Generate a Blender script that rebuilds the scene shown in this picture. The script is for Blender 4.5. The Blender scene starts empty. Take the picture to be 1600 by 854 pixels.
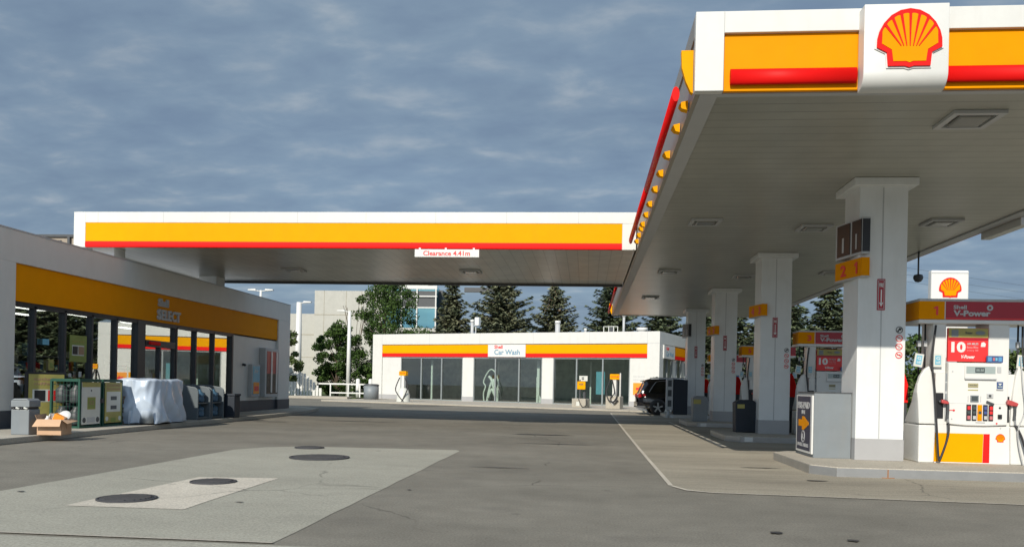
import bpy, math, random
from math import sin, cos, pi, radians
from mathutils import Vector, Matrix, noise
random.seed(7)
S = bpy.context.scene
COL = S.collection
# ------------------------------------------------------------------ camera
HC = 1.30
cam = bpy.data.cameras.new('camera'); co = bpy.data.objects.new('camera', cam); COL.objects.link(co)
cam.sensor_fit = 'HORIZONTAL'; cam.sensor_width = 36; cam.lens = 36*1247/1600
cam.shift_y = (601-427)/1600; cam.clip_start = .1; cam.clip_end = 6000
co.matrix_world = Matrix.Translation((0, 0, HC)) @ Matrix.Rotation(.092, 4, 'Z') @ Matrix.Rotation(pi/2, 4, 'X') @ Matrix.Rotation(.021, 4, 'Z')
S.camera = co
S.render.resolution_x = 1024; S.render.resolution_y = 546
S.view_settings.view_transform = 'Standard'; S.view_settings.look = 'None'
S.view_settings.gamma = 1; S.view_settings.exposure = 0.0
try: S.view_settings.use_curve_mapping = False
except Exception: pass
# ------------------------------------------------------------------ sun and sky
EL = radians(32); AZ = radians(14.5)              # light travels towards +Y, a little to +X
sun = bpy.data.lights.new('sun', 'SUN'); sun.energy = 4.6; sun.angle = radians(.53); sun.color = (1, .93, .82)
so = bpy.data.objects.new('sun', sun); COL.objects.link(so)
d = Vector((sin(AZ)*cos(EL), cos(AZ)*cos(EL), -sin(EL)))
so.rotation_euler = d.to_track_quat('-Z', 'Y').to_euler(); so.location = (-10, -30, 30)
W = bpy.data.worlds.new('World'); S.world = W; W.use_nodes = True
nt = W.node_tree; N = nt.nodes; L = nt.links; N.clear()
def nd(t, **k):
    n = N.new(t)
    for a, b in k.items(): setattr(n, a, b)
    return n
out = nd('ShaderNodeOutputWorld'); bg = nd('ShaderNodeBackground'); L.new(bg.outputs[0], out.inputs[0])
sky = nd('ShaderNodeTexSky', sky_type='NISHITA'); sky.sun_disc = False; sky.sun_elevation = EL
sky.sun_rotation = pi + AZ; sky.altitude = 100; sky.air_density = 1.0; sky.dust_density = 1.0
tc = nd('ShaderNodeTexCoord'); sep = nd('ShaderNodeSeparateXYZ'); L.new(tc.outputs['Generated'], sep.inputs[0])
def wm(op, a, b=None, c=None):
    m = nd('ShaderNodeMath', operation=op)
    for i, v in enumerate((a, b, c)):
        if v is None: continue
        if isinstance(v, (int, float)): m.inputs[i].default_value = v
        else: L.new(v, m.inputs[i])
    return m.outputs[0]
zz = wm('ADD', wm('MAXIMUM', sep.outputs[2], 0.0), .17)
cx = wm('DIVIDE', sep.outputs[0], zz); cy = wm('DIVIDE', sep.outputs[1], zz)
cv = nd('ShaderNodeCombineXYZ'); L.new(cx, cv.inputs[0]); L.new(cy, cv.inputs[1])
mp = nd('ShaderNodeMapping'); L.new(cv.outputs[0], mp.inputs[0]); mp.inputs['Rotation'].default_value = (0, 0, radians(14)); mp.inputs['Scale'].default_value = (1.45, 2.1, 1)
n1 = nd('ShaderNodeTexNoise'); n1.inputs['Scale'].default_value = 3.6; n1.inputs['Detail'].default_value = 8; n1.inputs['Roughness'].default_value = .53; n1.inputs['Distortion'].default_value = .2; L.new(mp.outputs[0], n1.inputs['Vector'])
n2 = nd('ShaderNodeTexNoise'); n2.inputs['Scale'].default_value = .8; n2.inputs['Detail'].default_value = 3; L.new(mp.outputs[0], n2.inputs['Vector'])
r1 = nd('ShaderNodeValToRGB'); L.new(n1.outputs[0], r1.inputs[0])
e = r1.color_ramp.elements; e[0].position = .33; e[0].color = (.186, .262, .368, 1); e[1].position = .76; e[1].color = (.37, .43, .50, 1)
q = r1.color_ramp.elements.new(.5); q.color = (.214, .298, .400, 1)
q = r1.color_ramp.elements.new(.565); q.color = (.236, .318, .415, 1); q = r1.color_ramp.elements.new(.65); q.color = (.290, .364, .446, 1)
mulc = nd('ShaderNodeMix', data_type='RGBA'); mulc.blend_type = 'MULTIPLY'; mulc.inputs[0].default_value = 1
r2 = nd('ShaderNodeValToRGB'); L.new(n2.outputs[0], r2.inputs[0]); e = r2.color_ramp.elements
e[0].position = .35; e[0].color = (9.3, 9.4, 9.6, 1); e[1].position = .68; e[1].color = (10.8, 10.7, 10.5, 1)
L.new(r1.outputs[0], mulc.inputs[6]); L.new(r2.outputs[0], mulc.inputs[7])
# thin openings show the blue sky behind
n3 = nd('ShaderNodeTexNoise'); n3.inputs['Scale'].default_value = .55; n3.inputs['Detail'].default_value = 4; L.new(mp.outputs[0], n3.inputs['Vector'])
r3 = nd('ShaderNodeMapRange'); L.new(n3.outputs[0], r3.inputs[0]); r3.inputs[1].default_value = .42; r3.inputs[2].default_value = .66; r3.inputs[3].default_value = .95; r3.inputs[4].default_value = .78
mx = nd('ShaderNodeMix', data_type='RGBA'); L.new(r3.outputs[0], mx.inputs[0]); L.new(sky.outputs[0], mx.inputs[6]); L.new(mulc.outputs[2], mx.inputs[7])
# the cloud deck is brighter on the sun's side
sd = nd('ShaderNodeVectorMath', operation='DOT_PRODUCT'); L.new(tc.outputs['Generated'], sd.inputs[0]); sd.inputs[1].default_value = tuple(-d)
gl = wm('ADD', wm('MULTIPLY', wm('POWER', wm('MAXIMUM', sd.outputs['Value'], 0.0), 1.5), 1.1), 1.0)
gc = nd('ShaderNodeCombineXYZ'); [L.new(gl, gc.inputs[i]) for i in range(3)]
mg_ = nd('ShaderNodeMix', data_type='RGBA'); mg_.blend_type = 'MULTIPLY'; mg_.inputs[0].default_value = 1; L.new(mx.outputs[2], mg_.inputs[6]); L.new(gc.outputs[0], mg_.inputs[7])
L.new(mg_.outputs[2], bg.inputs[0]); bg.inputs[1].default_value = .10
# ------------------------------------------------------------------ materials
MATS = {}
def M(name, col, rough=.5, metal=0, nz=.06, sc=3.0, bump=0, bsc=150, lines=None, linew=.03, linec=None, spec=.5, coat=0, speck=0, stretch=None, grime=0, emit=0, gcol=None):
    if name in MATS: return MATS[name]
    m = bpy.data.materials.new(name); m.use_nodes = True; t = m.node_tree; n = t.nodes; l = t.links
    p = n['Principled BSDF']; p.inputs['Roughness'].default_value = rough; p.inputs['Metallic'].default_value = metal
    p.inputs['Specular IOR Level'].default_value = spec; p.inputs['Coat Weight'].default_value = coat; p.inputs['Coat Roughness'].default_value = .08
    c = n.new('ShaderNodeTexCoord'); vec = c.outputs['Object']
    if stretch:
        mpp = n.new('ShaderNodeMapping'); l.new(vec, mpp.inputs[0]); mpp.inputs['Scale'].default_value = stretch; vec2 = mpp.outputs[0]
    else: vec2 = vec
    no = n.new('ShaderNodeTexNoise'); no.inputs['Scale'].default_value = sc; no.inputs['Detail'].default_value = 6; no.inputs['Roughness'].default_value = .6; l.new(vec2, no.inputs['Vector'])
    ra = n.new('ShaderNodeValToRGB'); l.new(no.outputs[0], ra.inputs[0]); e = ra.color_ramp.elements
    e[0].position = .3; e[1].position = .7
    lo = [max(0, x*(1-nz)) for x in col]; hi = [min(1, x*(1+nz)) for x in col]
    e[0].color = (*lo, 1); e[1].color = (*hi, 1); cur = ra.outputs[0]
    def mix(fac, a, b, bt='MIX'):
        k = n.new('ShaderNodeMix'); k.data_type = 'RGBA'; k.blend_type = bt
        for i, v in ((0, fac), (6, a), (7, b)):
            if isinstance(v, (int, float)): k.inputs[i].default_value = v
            elif isinstance(v, tuple): k.inputs[i].default_value = (*v, 1)
            else: l.new(v, k.inputs[i])
        return k.outputs[2]
    if grime:
        g = n.new('ShaderNodeTexNoise'); g.inputs['Scale'].default_value = 1.3; g.inputs['Detail'].default_value = 8; g.inputs['Roughness'].default_value = .7
        mg = n.new('ShaderNodeMapping'); l.new(vec, mg.inputs[0]); mg.inputs['Scale'].default_value = (2.5, 2.5, .5); l.new(mg.outputs[0], g.inputs['Vector'])
        mr = n.new('ShaderNodeMapRange'); l.new(g.outputs[0], mr.inputs[0]); mr.inputs[1].default_value = .48; mr.inputs[2].default_value = .75; mr.inputs[4].default_value = grime
        cur = mix(mr.outputs[0], cur, gcol or (.25, .23, .2))
    if speck:
        s = n.new('ShaderNodeTexNoise'); s.inputs['Scale'].default_value = 90; s.inputs['Detail'].default_value = 3; l.new(vec, s.inputs['Vector'])
        ms = n.new('ShaderNodeMapRange'); l.new(s.outputs[0], ms.inputs[0]); ms.inputs[1].default_value = .3; ms.inputs[2].default_value = .7; ms.inputs[3].default_value = 1-speck; ms.inputs[4].default_value = 1+speck
        cc = n.new('ShaderNodeCombineColor'); [l.new(ms.outputs[0], cc.inputs[i]) for i in range(3)]
        cur = mix(1.0, cur, cc.outputs[0], 'MULTIPLY')
    hgt = None
    if lines:
        ax, per = lines
        sp = n.new('ShaderNodeSeparateXYZ'); l.new(vec, sp.inputs[0])
        def mth(op, a, b=None):
            k = n.new('ShaderNodeMath'); k.operation = op
            for i, v in enumerate((a, b)):
                if v is None: continue
                if isinstance(v, (int, float)): k.inputs[i].default_value = v
                else: l.new(v, k.inputs[i])
            return k.outputs[0]
        f = mth('FRACT', mth('DIVIDE', sp.outputs[ax], per)); ln = mth('LESS_THAN', f, linew/per)
        cur = mix(ln, cur, linec or tuple(x*.55 for x in col))
        hgt = mth('SUBTRACT', 1.0, ln)
    l.new(cur, p.inputs['Base Color'])
    if bump or hgt is not None:
        b = n.new('ShaderNodeBump'); b.inputs['Strength'].default_value = bump or .4; b.inputs['Distance'].default_value = .01
        if bump:
            nb = n.new('ShaderNodeTexNoise'); nb.inputs['Scale'].default_value = bsc; nb.inputs['Detail'].default_value = 3; l.new(vec, nb.inputs['Vector']); l.new(nb.outputs[0], b.inputs['Height'])
        else: l.new(hgt, b.inputs['Height'])
        l.new(b.outputs[0], p.inputs['Normal'])
    if emit:
        p.inputs['Emission Color'].default_value = (*col, 1); p.inputs['Emission Strength'].default_value = emit
    MATS[name] = m; return m
def glass(name, tint, refl, rcol=(1, 1, 1), rough=.01):
    m = bpy.data.materials.new(name); m.use_nodes = True; t = m.node_tree; n = t.nodes; l = t.links; n.clear()
    o = n.new('ShaderNodeOutputMaterial'); tr = n.new('ShaderNodeBsdfTransparent'); tr.inputs[0].default_value = (*tint, 1)
    g = n.new('ShaderNodeBsdfGlossy'); g.inputs['Roughness'].default_value = rough; g.inputs[0].default_value = (*rcol, 1)
    fr = n.new('ShaderNodeFresnel'); fr.inputs[0].default_value = 1.5; ad = n.new('ShaderNodeMath'); ad.operation = 'ADD'; ad.inputs[1].default_value = refl; ad.use_clamp = True
    l.new(fr.outputs[0], ad.inputs[0]); mxs = n.new('ShaderNodeMixShader'); l.new(ad.outputs[0], mxs.inputs[0]); l.new(tr.outputs[0], mxs.inputs[1]); l.new(g.outputs[0], mxs.inputs[2]); l.new(mxs.outputs[0], o.inputs[0])
    MATS[name] = m; return m
def ground_mat(name, col, var, streak=(1, 1), stain=.35, stc=(.09, .085, .08)):
    m = bpy.data.materials.new(name); m.use_nodes = True; t = m.node_tree; n = t.nodes; l = t.links
    p = n['Principled BSDF']; p.inputs['Roughness'].default_value = .92; p.inputs['Specular IOR Level'].default_value = .18
    g = n.new('ShaderNodeNewGeometry'); pos = g.outputs['Position']
    def tex(sc, det, scale=(1, 1, 1), ro=.6):
        a = n.new('ShaderNodeMapping'); l.new(pos, a.inputs[0]); a.inputs['Scale'].default_value = scale
        x = n.new('ShaderNodeTexNoise'); x.inputs['Scale'].default_value = sc; x.inputs['Detail'].default_value = det; x.inputs['Roughness'].default_value = ro; l.new(a.outputs[0], x.inputs['Vector']); return x.outputs[0]
    def rng(v, a, b, c, d_):
        k = n.new('ShaderNodeMapRange'); l.new(v, k.inputs[0]); k.inputs[1].default_value = a; k.inputs[2].default_value = b; k.inputs[3].default_value = c; k.inputs[4].default_value = d_; return k.outputs[0]
    def mul(a, b):
        k = n.new('ShaderNodeMath'); k.operation = 'MULTIPLY'; l.new(a, k.inputs[0]); l.new(b, k.inputs[1]); return k.outputs[0]
    big = rng(tex(.28, 4, (streak[0], streak[1], 1)), .3, .7, 1-var, 1+var)
    mid = rng(tex(2.2, 6, (streak[0], streak[1], 1)), .3, .7, 1-var*.5, 1+var*.5)
    fine = rng(tex(45, 5), .3, .7, .76, 1.24)
    grit = rng(tex(220, 2), .35, .65, .86, 1.14)
    f = mul(mul(big, mid), mul(fine, grit))
    cc = n.new('ShaderNodeCombineColor'); [l.new(f, cc.inputs[i]) for i in range(3)]
    k = n.new('ShaderNodeMix'); k.data_type = 'RGBA'; k.blend_type = 'MULTIPLY'; k.inputs[0].default_value = 1; k.inputs[6].default_value = (*col, 1); l.new(cc.outputs[0], k.inputs[7])
    st = rng(tex(.7, 7, (streak[0], streak[1], 1), .68), .56, .74, 0, stain)
    k2 = n.new('ShaderNodeMix'); k2.data_type = 'RGBA'; l.new(st, k2.inputs[0]); l.new(k.outputs[2], k2.inputs[6]); k2.inputs[7].default_value = (*stc, 1)
    def vor(sc, feat):
        a = n.new('ShaderNodeMapping'); l.new(pos, a.inputs[0]); w = n.new('ShaderNodeTexNoise'); w.inputs['Scale'].default_value = 1.6; w.inputs['Detail'].default_value = 5; l.new(pos, w.inputs['Vector'])
        ad = n.new('ShaderNodeVectorMath'); ad.operation = 'MULTIPLY_ADD'; l.new(w.outputs[1], ad.inputs[0]); ad.inputs[1].default_value = (.5, .5, 0); l.new(a.outputs[0], ad.inputs[2])
        fl = n.new('ShaderNodeVectorMath'); fl.operation = 'MULTIPLY'; l.new(ad.outputs[0], fl.inputs[0]); fl.inputs[1].default_value = (1, 1, 0)
        v = n.new('ShaderNodeTexVoronoi'); v.feature = feat; v.inputs['Scale'].default_value = sc; l.new(fl.outputs[0], v.inputs['Vector']); return v.outputs['Distance']
    crack = mul(rng(vor(.16, 'DISTANCE_TO_EDGE'), .0005, .0035, .55, 0), rng(tex(.35, 3), .48, .58, 0, 1))
    drips = mul(rng(vor(1.5, 'F1'), .03, .11, .55, 0), rng(tex(.9, 3), .52, .62, 0, 1))
    k3 = n.new('ShaderNodeMix'); k3.data_type = 'RGBA'; l.new(crack, k3.inputs[0]); l.new(k2.outputs[2], k3.inputs[6]); k3.inputs[7].default_value = (.04, .038, .035, 1)
    k4 = n.new('ShaderNodeMix'); k4.data_type = 'RGBA'; l.new(drips, k4.inputs[0]); l.new(k3.outputs[2], k4.inputs[6]); k4.inputs[7].default_value = (.07, .066, .06, 1)
    l.new(k4.outputs[2], p.inputs['Base Color'])
    b = n.new('ShaderNodeBump'); b.inputs['Strength'].default_value = .5; b.inputs['Distance'].default_value = .006; l.new(tex(110, 3), b.inputs['Height']); l.new(b.outputs[0], p.inputs['Normal'])
    MATS[name] = m; return m
ASPH = ground_mat('asphalt', (.192, .180, .150), .17, (1, 1.6), .35)
CONC = ground_mat('concrete_slab', (.325, .315, .262), .09, (.8, 1.6), .3, (.17, .16, .14))
CONC2 = ground_mat('pale_concrete', (.50, .46, .385), .10, (1, 1), .25, (.24, .22, .19))
APRON = ground_mat('apron_concrete', (.30, .272, .215), .22, (.25, 1.7), .6, (.145, .13, .11))
PAVE = ground_mat('pavement_concrete', (.40, .37, .31), .10, (1, 1), .3, (.2, .18, .15))
GRASS = ground_mat('grass_ground', (.07, .10, .035), .3)
WHITE = M('white_cladding', (.64, .64, .605), .42, nz=.03, grime=.16, gcol=(.42, .40, .35))
WHITE2 = M('white_enamel', (.68, .68, .65), .3, nz=.02)
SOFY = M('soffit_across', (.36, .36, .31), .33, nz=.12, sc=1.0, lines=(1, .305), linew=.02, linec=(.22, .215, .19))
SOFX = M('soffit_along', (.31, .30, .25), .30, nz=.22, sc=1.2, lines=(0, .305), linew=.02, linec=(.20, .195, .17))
YEL = M('yellow_panel', (.76, .28, .0), .55, nz=.03, grime=.10, gcol=(.5, .22, .02), spec=.06)
YELB = M('yellow_bright', (.78, .34, .0), .55, nz=.03, grime=.10, gcol=(.55, .26, .02), spec=.06)
RED = M('red_panel', (.82, .018, .016), .55, nz=.02, spec=.06)
REDT = M('red_tube', (.66, .006, .005), .5, nz=.03, spec=.12)
DRED = M('deep_red', (.36, .008, .02), .35, nz=.03)
POSTR = M('poster_red', (.72, .03, .03), .4, nz=.03)
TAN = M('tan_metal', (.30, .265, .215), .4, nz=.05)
COLW = M('column_metal', (.70, .72, .71), .4, nz=.03, grime=.22, gcol=(.45, .44, .40))
COLG = M('column_grey', (.36, .36, .36), .5, nz=.04)
PLIN = M('plinth_dark', (.075, .08, .09), .6, nz=.1)
GREY = M('grey_metal', (.19, .215, .23), .5, nz=.06, grime=.25)
RACKG = M('rack_grey', (.10, .12, .13), .55, nz=.08)
LGREY = M('light_grey', (.45, .46, .46), .5, nz=.04)
DGREY = M('dark_grey', (.06, .065, .07), .5, nz=.1)
NAVY = M('navy_plastic', (.010, .017, .028), .6, nz=.1)
BLACK = M('black_plastic', (.015, .015, .017), .4, nz=.05)
RUB = M('black_rubber', (.02, .02, .022), .6, nz=.1)
FRAME = M('dark_mullion', (.035, .037, .042), .4, nz=.05)
MULL = M('silver_mullion', (.30, .33, .33), .4, .4, nz=.05)
STEEL = M('steel', (.5, .5, .49), .38, .85, nz=.08)
IRON = M('cast_iron', (.045, .045, .048), .75, nz=.2, bump=.5, bsc=60)
BLUE = M('blue_sticker', (.10, .28, .50), .4); CYAN = M('cyan_sticker', (.15, .42, .55), .4)
SCRN = M('lcd_grey', (.32, .38, .37), .3); LCD = M('lcd_dark', (.06, .075, .075), .25)
GREEN = M('green_metal', (.006, .062, .04), .5); GOLD = M('poster_gold', (.36, .32, .09), .5, nz=.15); LIME = M('poster_green', (.22, .27, .06), .5, nz=.12)
PAPER = M('poster_paper', (.60, .61, .56), .5); ORNG = M('orange_print', (.85, .30, .02), .5)
CARD = M('cardboard', (.56, .36, .22), .8, nz=.08, grime=.15); CARDD = M('cardboard_inner', (.36, .23, .14), .85)
BEIGE = M('beige_precast', (.46, .455, .41), .8, nz=.05, grime=.12); BEIG2 = M('beige_joint', (.36, .33, .26), .8)
WOOD = M('wood', (.16, .12, .085), .8, nz=.3, sc=12); WATER = M('blue_bottle', (.06, .13, .20), .25)
BARK = M('bark', (.09, .065, .045), .9, nz=.3, sc=8)
G_SHOP = glass('shop_glass', (.60, .64, .64), .47, (.93, .96, .93)); G_WASH = glass('wash_glass', (.70, .79, .74), .08)
G_OFF = glass('office_glass', (.08, .30, .38), .45, (.5, .95, 1)); G_CAR = glass('car_glass', (.05, .05, .06), .05)
PAINT = M('black_paint', (.006, .006, .008), .2, .0, nz=.02, coat=1)
def foliage(name, a, b, sc=1.2):
    m = bpy.data.materials.new(name); m.use_nodes = True; t = m.node_tree; n = t.nodes; l = t.links
    p = n['Principled BSDF']; p.inputs['Roughness'].default_value = .65; p.inputs['Specular IOR Level'].default_value = .25
    c = n.new('ShaderNodeNewGeometry'); no = n.new('ShaderNodeTexNoise'); no.inputs['Scale'].default_value = sc; no.inputs['Detail'].default_value = 4; l.new(c.outputs['Position'], no.inputs['Vector'])
    ra = n.new('ShaderNodeValToRGB'); l.new(no.outputs[0], ra.inputs[0]); e = ra.color_ramp.elements; e[0].position = .35; e[1].position = .66; e[0].color = (*a, 1); e[1].color = (*b, 1)
    mxx = n.new('ShaderNodeMix'); mxx.data_type = 'RGBA'; mxx.blend_type = 'MULTIPLY'; mxx.inputs[0].default_value = 1
    rr = n.new('ShaderNodeMapRange'); l.new(c.outputs['Random Per Island'], rr.inputs[0]); rr.inputs[3].default_value = .6; rr.inputs[4].default_value = 1.4
    cc = n.new('ShaderNodeCombineColor'); [l.new(rr.outputs[0], cc.inputs[i]) for i in range(3)]
    l.new(ra.outputs[0], mxx.inputs[6]); l.new(cc.outputs[0], mxx.inputs[7]); l.new(mxx.outputs[2], p.inputs['Base Color'])
    MATS[name] = m; return m
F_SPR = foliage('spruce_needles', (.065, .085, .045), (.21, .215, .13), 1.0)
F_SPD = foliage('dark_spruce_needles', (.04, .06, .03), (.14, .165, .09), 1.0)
F_BRD = foliage('broad_leaves', (.022, .048, .010), (.065, .115, .022), 1.4)
F_FAR = foliage('far_leaves', (.045, .075, .02), (.10, .13, .04), .8)
F_CONE = foliage('spruce_cones', (.16, .11, .07), (.26, .19, .13), 2)
# ------------------------------------------------------------------ mesh builder
class MB:
    def __init__(s): s.v = []; s.f = []; s.m = []; s.sm = []; s.mats = []; s.T = Matrix.Identity(4)
    def mi(s, m):
        if m not in s.mats: s.mats.append(m)
        return s.mats.index(m)
    def add(s, vs, fs, m, smooth=False):
        b = len(s.v); s.v += [tuple(s.T @ Vector(p)) for p in vs]; k = s.mi(m)
        for f in fs: s.f.append(tuple(b+i for i in f)); s.m.append(k); s.sm.append(smooth)
        return s
    def box(s, x0, x1, y0, y1, z0, z1, m):
        vs = [(x, y, z) for z in (z0, z1) for x, y in ((x0, y0), (x1, y0), (x1, y1), (x0, y1))]
        return s.add(vs, [(3, 2, 1, 0), (4, 5, 6, 7), (0, 1, 5, 4), (1, 2, 6, 5), (2, 3, 7, 6), (3, 0, 4, 7)], m)
    def prism(s, poly, a, b, axis, m, smooth=False):   # poly in the plane perpendicular to axis
        n = len(poly)
        def P(u, v, w):
            return (w, u, v) if axis == 'x' else (u, w, v) if axis == 'y' else (u, v, w)
        vs = [P(u, v, a) for u, v in poly] + [P(u, v, b) for u, v in poly]
        ar = sum(poly[i][0]*poly[(i+1) % n][1]-poly[(i+1) % n][0]*poly[i][1] for i in range(n))
        caps = [tuple(range(n-1, -1, -1)), tuple(range(n, 2*n))]; sd = [(i, (i+1) % n, n+(i+1) % n, n+i) for i in range(n)]
        if (ar < 0) != (axis == 'y'):
            caps = [tuple(reversed(c)) for c in caps]; sd = [tuple(reversed(c)) for c in sd]
        s.add(vs, caps, m); b0 = len(s.v)-len(vs); k = s.mi(m)
        for f in sd: s.f.append(tuple(b0+i for i in f)); s.m.append(k); s.sm.append(smooth)
        return s
    def cyl(s, p0, p1, r0, m, r1=None, n=12, caps=True, smooth=True):
        r1 = r0 if r1 is None else r1; p0 = Vector(p0); p1 = Vector(p1); d = (p1-p0).normalized()
        u = d.orthogonal().normalized(); w = d.cross(u)
        vs = [tuple(p0+(u*cos(2*pi*i/n)+w*sin(2*pi*i/n))*r0) for i in range(n)]+[tuple(p1+(u*cos(2*pi*i/n)+w*sin(2*pi*i/n))*r1) for i in range(n)]
        s.add(vs, [(i, (i+1) % n, n+(i+1) % n, n+i) for i in range(n)], m, smooth)
        if caps:
            b = len(s.v)-2*n; k = s.mi(m); s.f += [tuple(b+i for i in range(n-1, -1, -1)), tuple(b+n+i for i in range(n))]; s.m += [k, k]; s.sm += [False, False]
        return s
    def tube(s, pts, r, m, n=8, sub=4):
        P = [Vector(p) for p in pts]; Q = []
        for i in range(len(P)-1):
            a = P[max(i-1, 0)]; b = P[i]; c = P[i+1]; e = P[min(i+2, len(P)-1)]
            for k in range(sub):
                t = k/sub; Q.append(.5*((2*b)+(c-a)*t+(2*a-5*b+4*c-e)*t*t+(3*b-a-3*c+e)*t**3))
        Q.append(P[-1]); vs = []; up = None
        for i, p in enumerate(Q):
            d = (Q[min(i+1, len(Q)-1)]-Q[max(i-1, 0)]).normalized()
            up = d.orthogonal().normalized() if up is None else (up-d*up.dot(d)).normalized()
            w = d.cross(up); vs += [tuple(p+(up*cos(2*pi*j/n)+w*sin(2*pi*j/n))*r) for j in range(n)]
        fs = [(i*n+j, i*n+(j+1) % n, (i+1)*n+(j+1) % n, (i+1)*n+j) for i in range(len(Q)-1) for j in range(n)]
        return s.add(vs, fs, m, True)
    def poly(s, pts, m, flip=False):
        return s.add(pts, [tuple(range(len(pts)))[::-1] if flip else tuple(range(len(pts)))], m)
    def disc(s, c, r, m, n=24, sx=1, sz=1, t=.004):     # disc facing -y, thickness t towards -y
        pl = [(c[0]+r*sx*cos(2*pi*i/n), c[2]+r*sz*sin(2*pi*i/n)) for i in range(n)]
        return s.prism(pl, c[1]-t, c[1], 'y', m)
    def ring(s, c, r0, r1, m, n=24, t=.005):
        for i in range(n):
            a, b = 2*pi*i/n, 2*pi*(i+1)/n
            s.prism([(c[0]+r0*cos(a), c[2]+r0*sin(a)), (c[0]+r1*cos(a), c[2]+r1*sin(a)), (c[0]+r1*cos(b), c[2]+r1*sin(b)), (c[0]+r0*cos(b), c[2]+r0*sin(b))], c[1]-t, c[1], 'y', m)
        return s
    def lathe(s, prof, m, c=(0, 0, 0), n=20):
        vs = [(c[0]+r*cos(2*pi*i/n), c[1]+r*sin(2*pi*i/n), c[2]+z) for r, z in prof for i in range(n)]
        fs = [(a*n+i, a*n+(i+1) % n, (a+1)*n+(i+1) % n, (a+1)*n+i) for a in range(len(prof)-1) for i in range(n)]
        return s.add(vs, fs, m, True)
    def build(s, name, parent=None, bevel=0, seg=2):
        me = bpy.data.meshes.new(name); me.from_pydata(s.v, [], s.f)
        for m in s.mats: me.materials.append(m)
        me.polygons.foreach_set('material_index', s.m); me.polygons.foreach_set('use_smooth', s.sm); me.update()
        o = bpy.data.objects.new(name, me); COL.objects.link(o)
        if parent: o.parent = parent
        if bevel:
            b = o.modifiers.new('bevel', 'BEVEL'); b.width = bevel; b.segments = seg; b.limit_method = 'ANGLE'; b.angle_limit = radians(40)
        return o
def tag(o, label=None, cat=None, group=None, kind=None):
    if label: o['label'] = label
    if cat: o['category'] = cat
    if group: o['group'] = group
    if kind: o['kind'] = kind
    return o
def thing(name, label, cat, loc=(0, 0, 0), rz=0, group=None):
    o = bpy.data.objects.new(name, None); COL.objects.link(o); o.location = loc; o.rotation_euler = (0, 0, rz); o.empty_display_size = .2
    return tag(o, label, cat, group)
def dup(root, loc, rz, label, skip=()):
    def cp(o, par):
        c = o.copy(); COL.objects.link(c)
        if par is not None: c.parent = par
        for ch in list(o.children):
            if ch.name.split('.')[0] not in skip: cp(ch, c)
        return c
    r = cp(root, None); r.location = loc; r.rotation_euler = (0, 0, rz); r['label'] = label; return r
def text(mb, body, x0, x1, y, z0, z1, m, bold=.012, ext=.004, shear=0):
    """lettering facing -y, fitted to the rectangle, added to the builder"""
    cu = bpy.data.curves.new('t', 'FONT'); cu.body = body; cu.size = 1; cu.offset = bold; cu.extrude = .01; cu.shear = shear; cu.resolution_u = 3
    o = bpy.data.objects.new('t', cu); COL.objects.link(o); dg = bpy.context.evaluated_depsgraph_get()
    me = bpy.data.meshes.new_from_object(o.evaluated_get(dg)); COL.objects.unlink(o); bpy.data.objects.remove(o)
    if not me.vertices: return mb
    if body == '1':
        c_ = (x0+x1)/2; w_ = (z1-z0)*.17
        return mb.prism([(c_-w_*.3, z0), (c_+w_, z0), (c_+w_, z1), (c_-w_*.1, z1), (c_-w_*1.7, z1-(z1-z0)*.16), (c_-w_*1.7, z1-(z1-z0)*.34), (c_-w_*.3, z1-(z1-z0)*.24)], y-ext, y, 'y', m)
    if False: c_ = (x0+x1)/2; x0, x1 = c_-(x1-x0)*.27, c_+(x1-x0)*.27
    xs = [v.co.x for v in me.vertices]; ys = [v.co.y for v in me.vertices]; ax, bx, ay, by = min(xs), max(xs), min(ys), max(ys)
    vs = [(x0+(v.co.x-ax)/(bx-ax)*(x1-x0), y-ext*(v.co.z+.01)/.02, z0+(v.co.y-ay)/(by-ay)*(z1-z0)) for v in me.vertices]
    mb.add(vs, [tuple(p.vertices) for p in me.polygons], m); bpy.data.meshes.remove(me); return mb
PEC = [(-.325, 0), (-.345, .235), (-.50, .32), (-.495, .47), (-.465, .60), (-.395, .745), (-.29, .87), (-.15, .955), (0, .985), (.15, .955), (.29, .87), (.395, .745), (.465, .60), (.495, .47), (.50, .32), (.345, .235), (.325, 0), (.07, 0), (0, -.025), (-.07, 0)]
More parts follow.
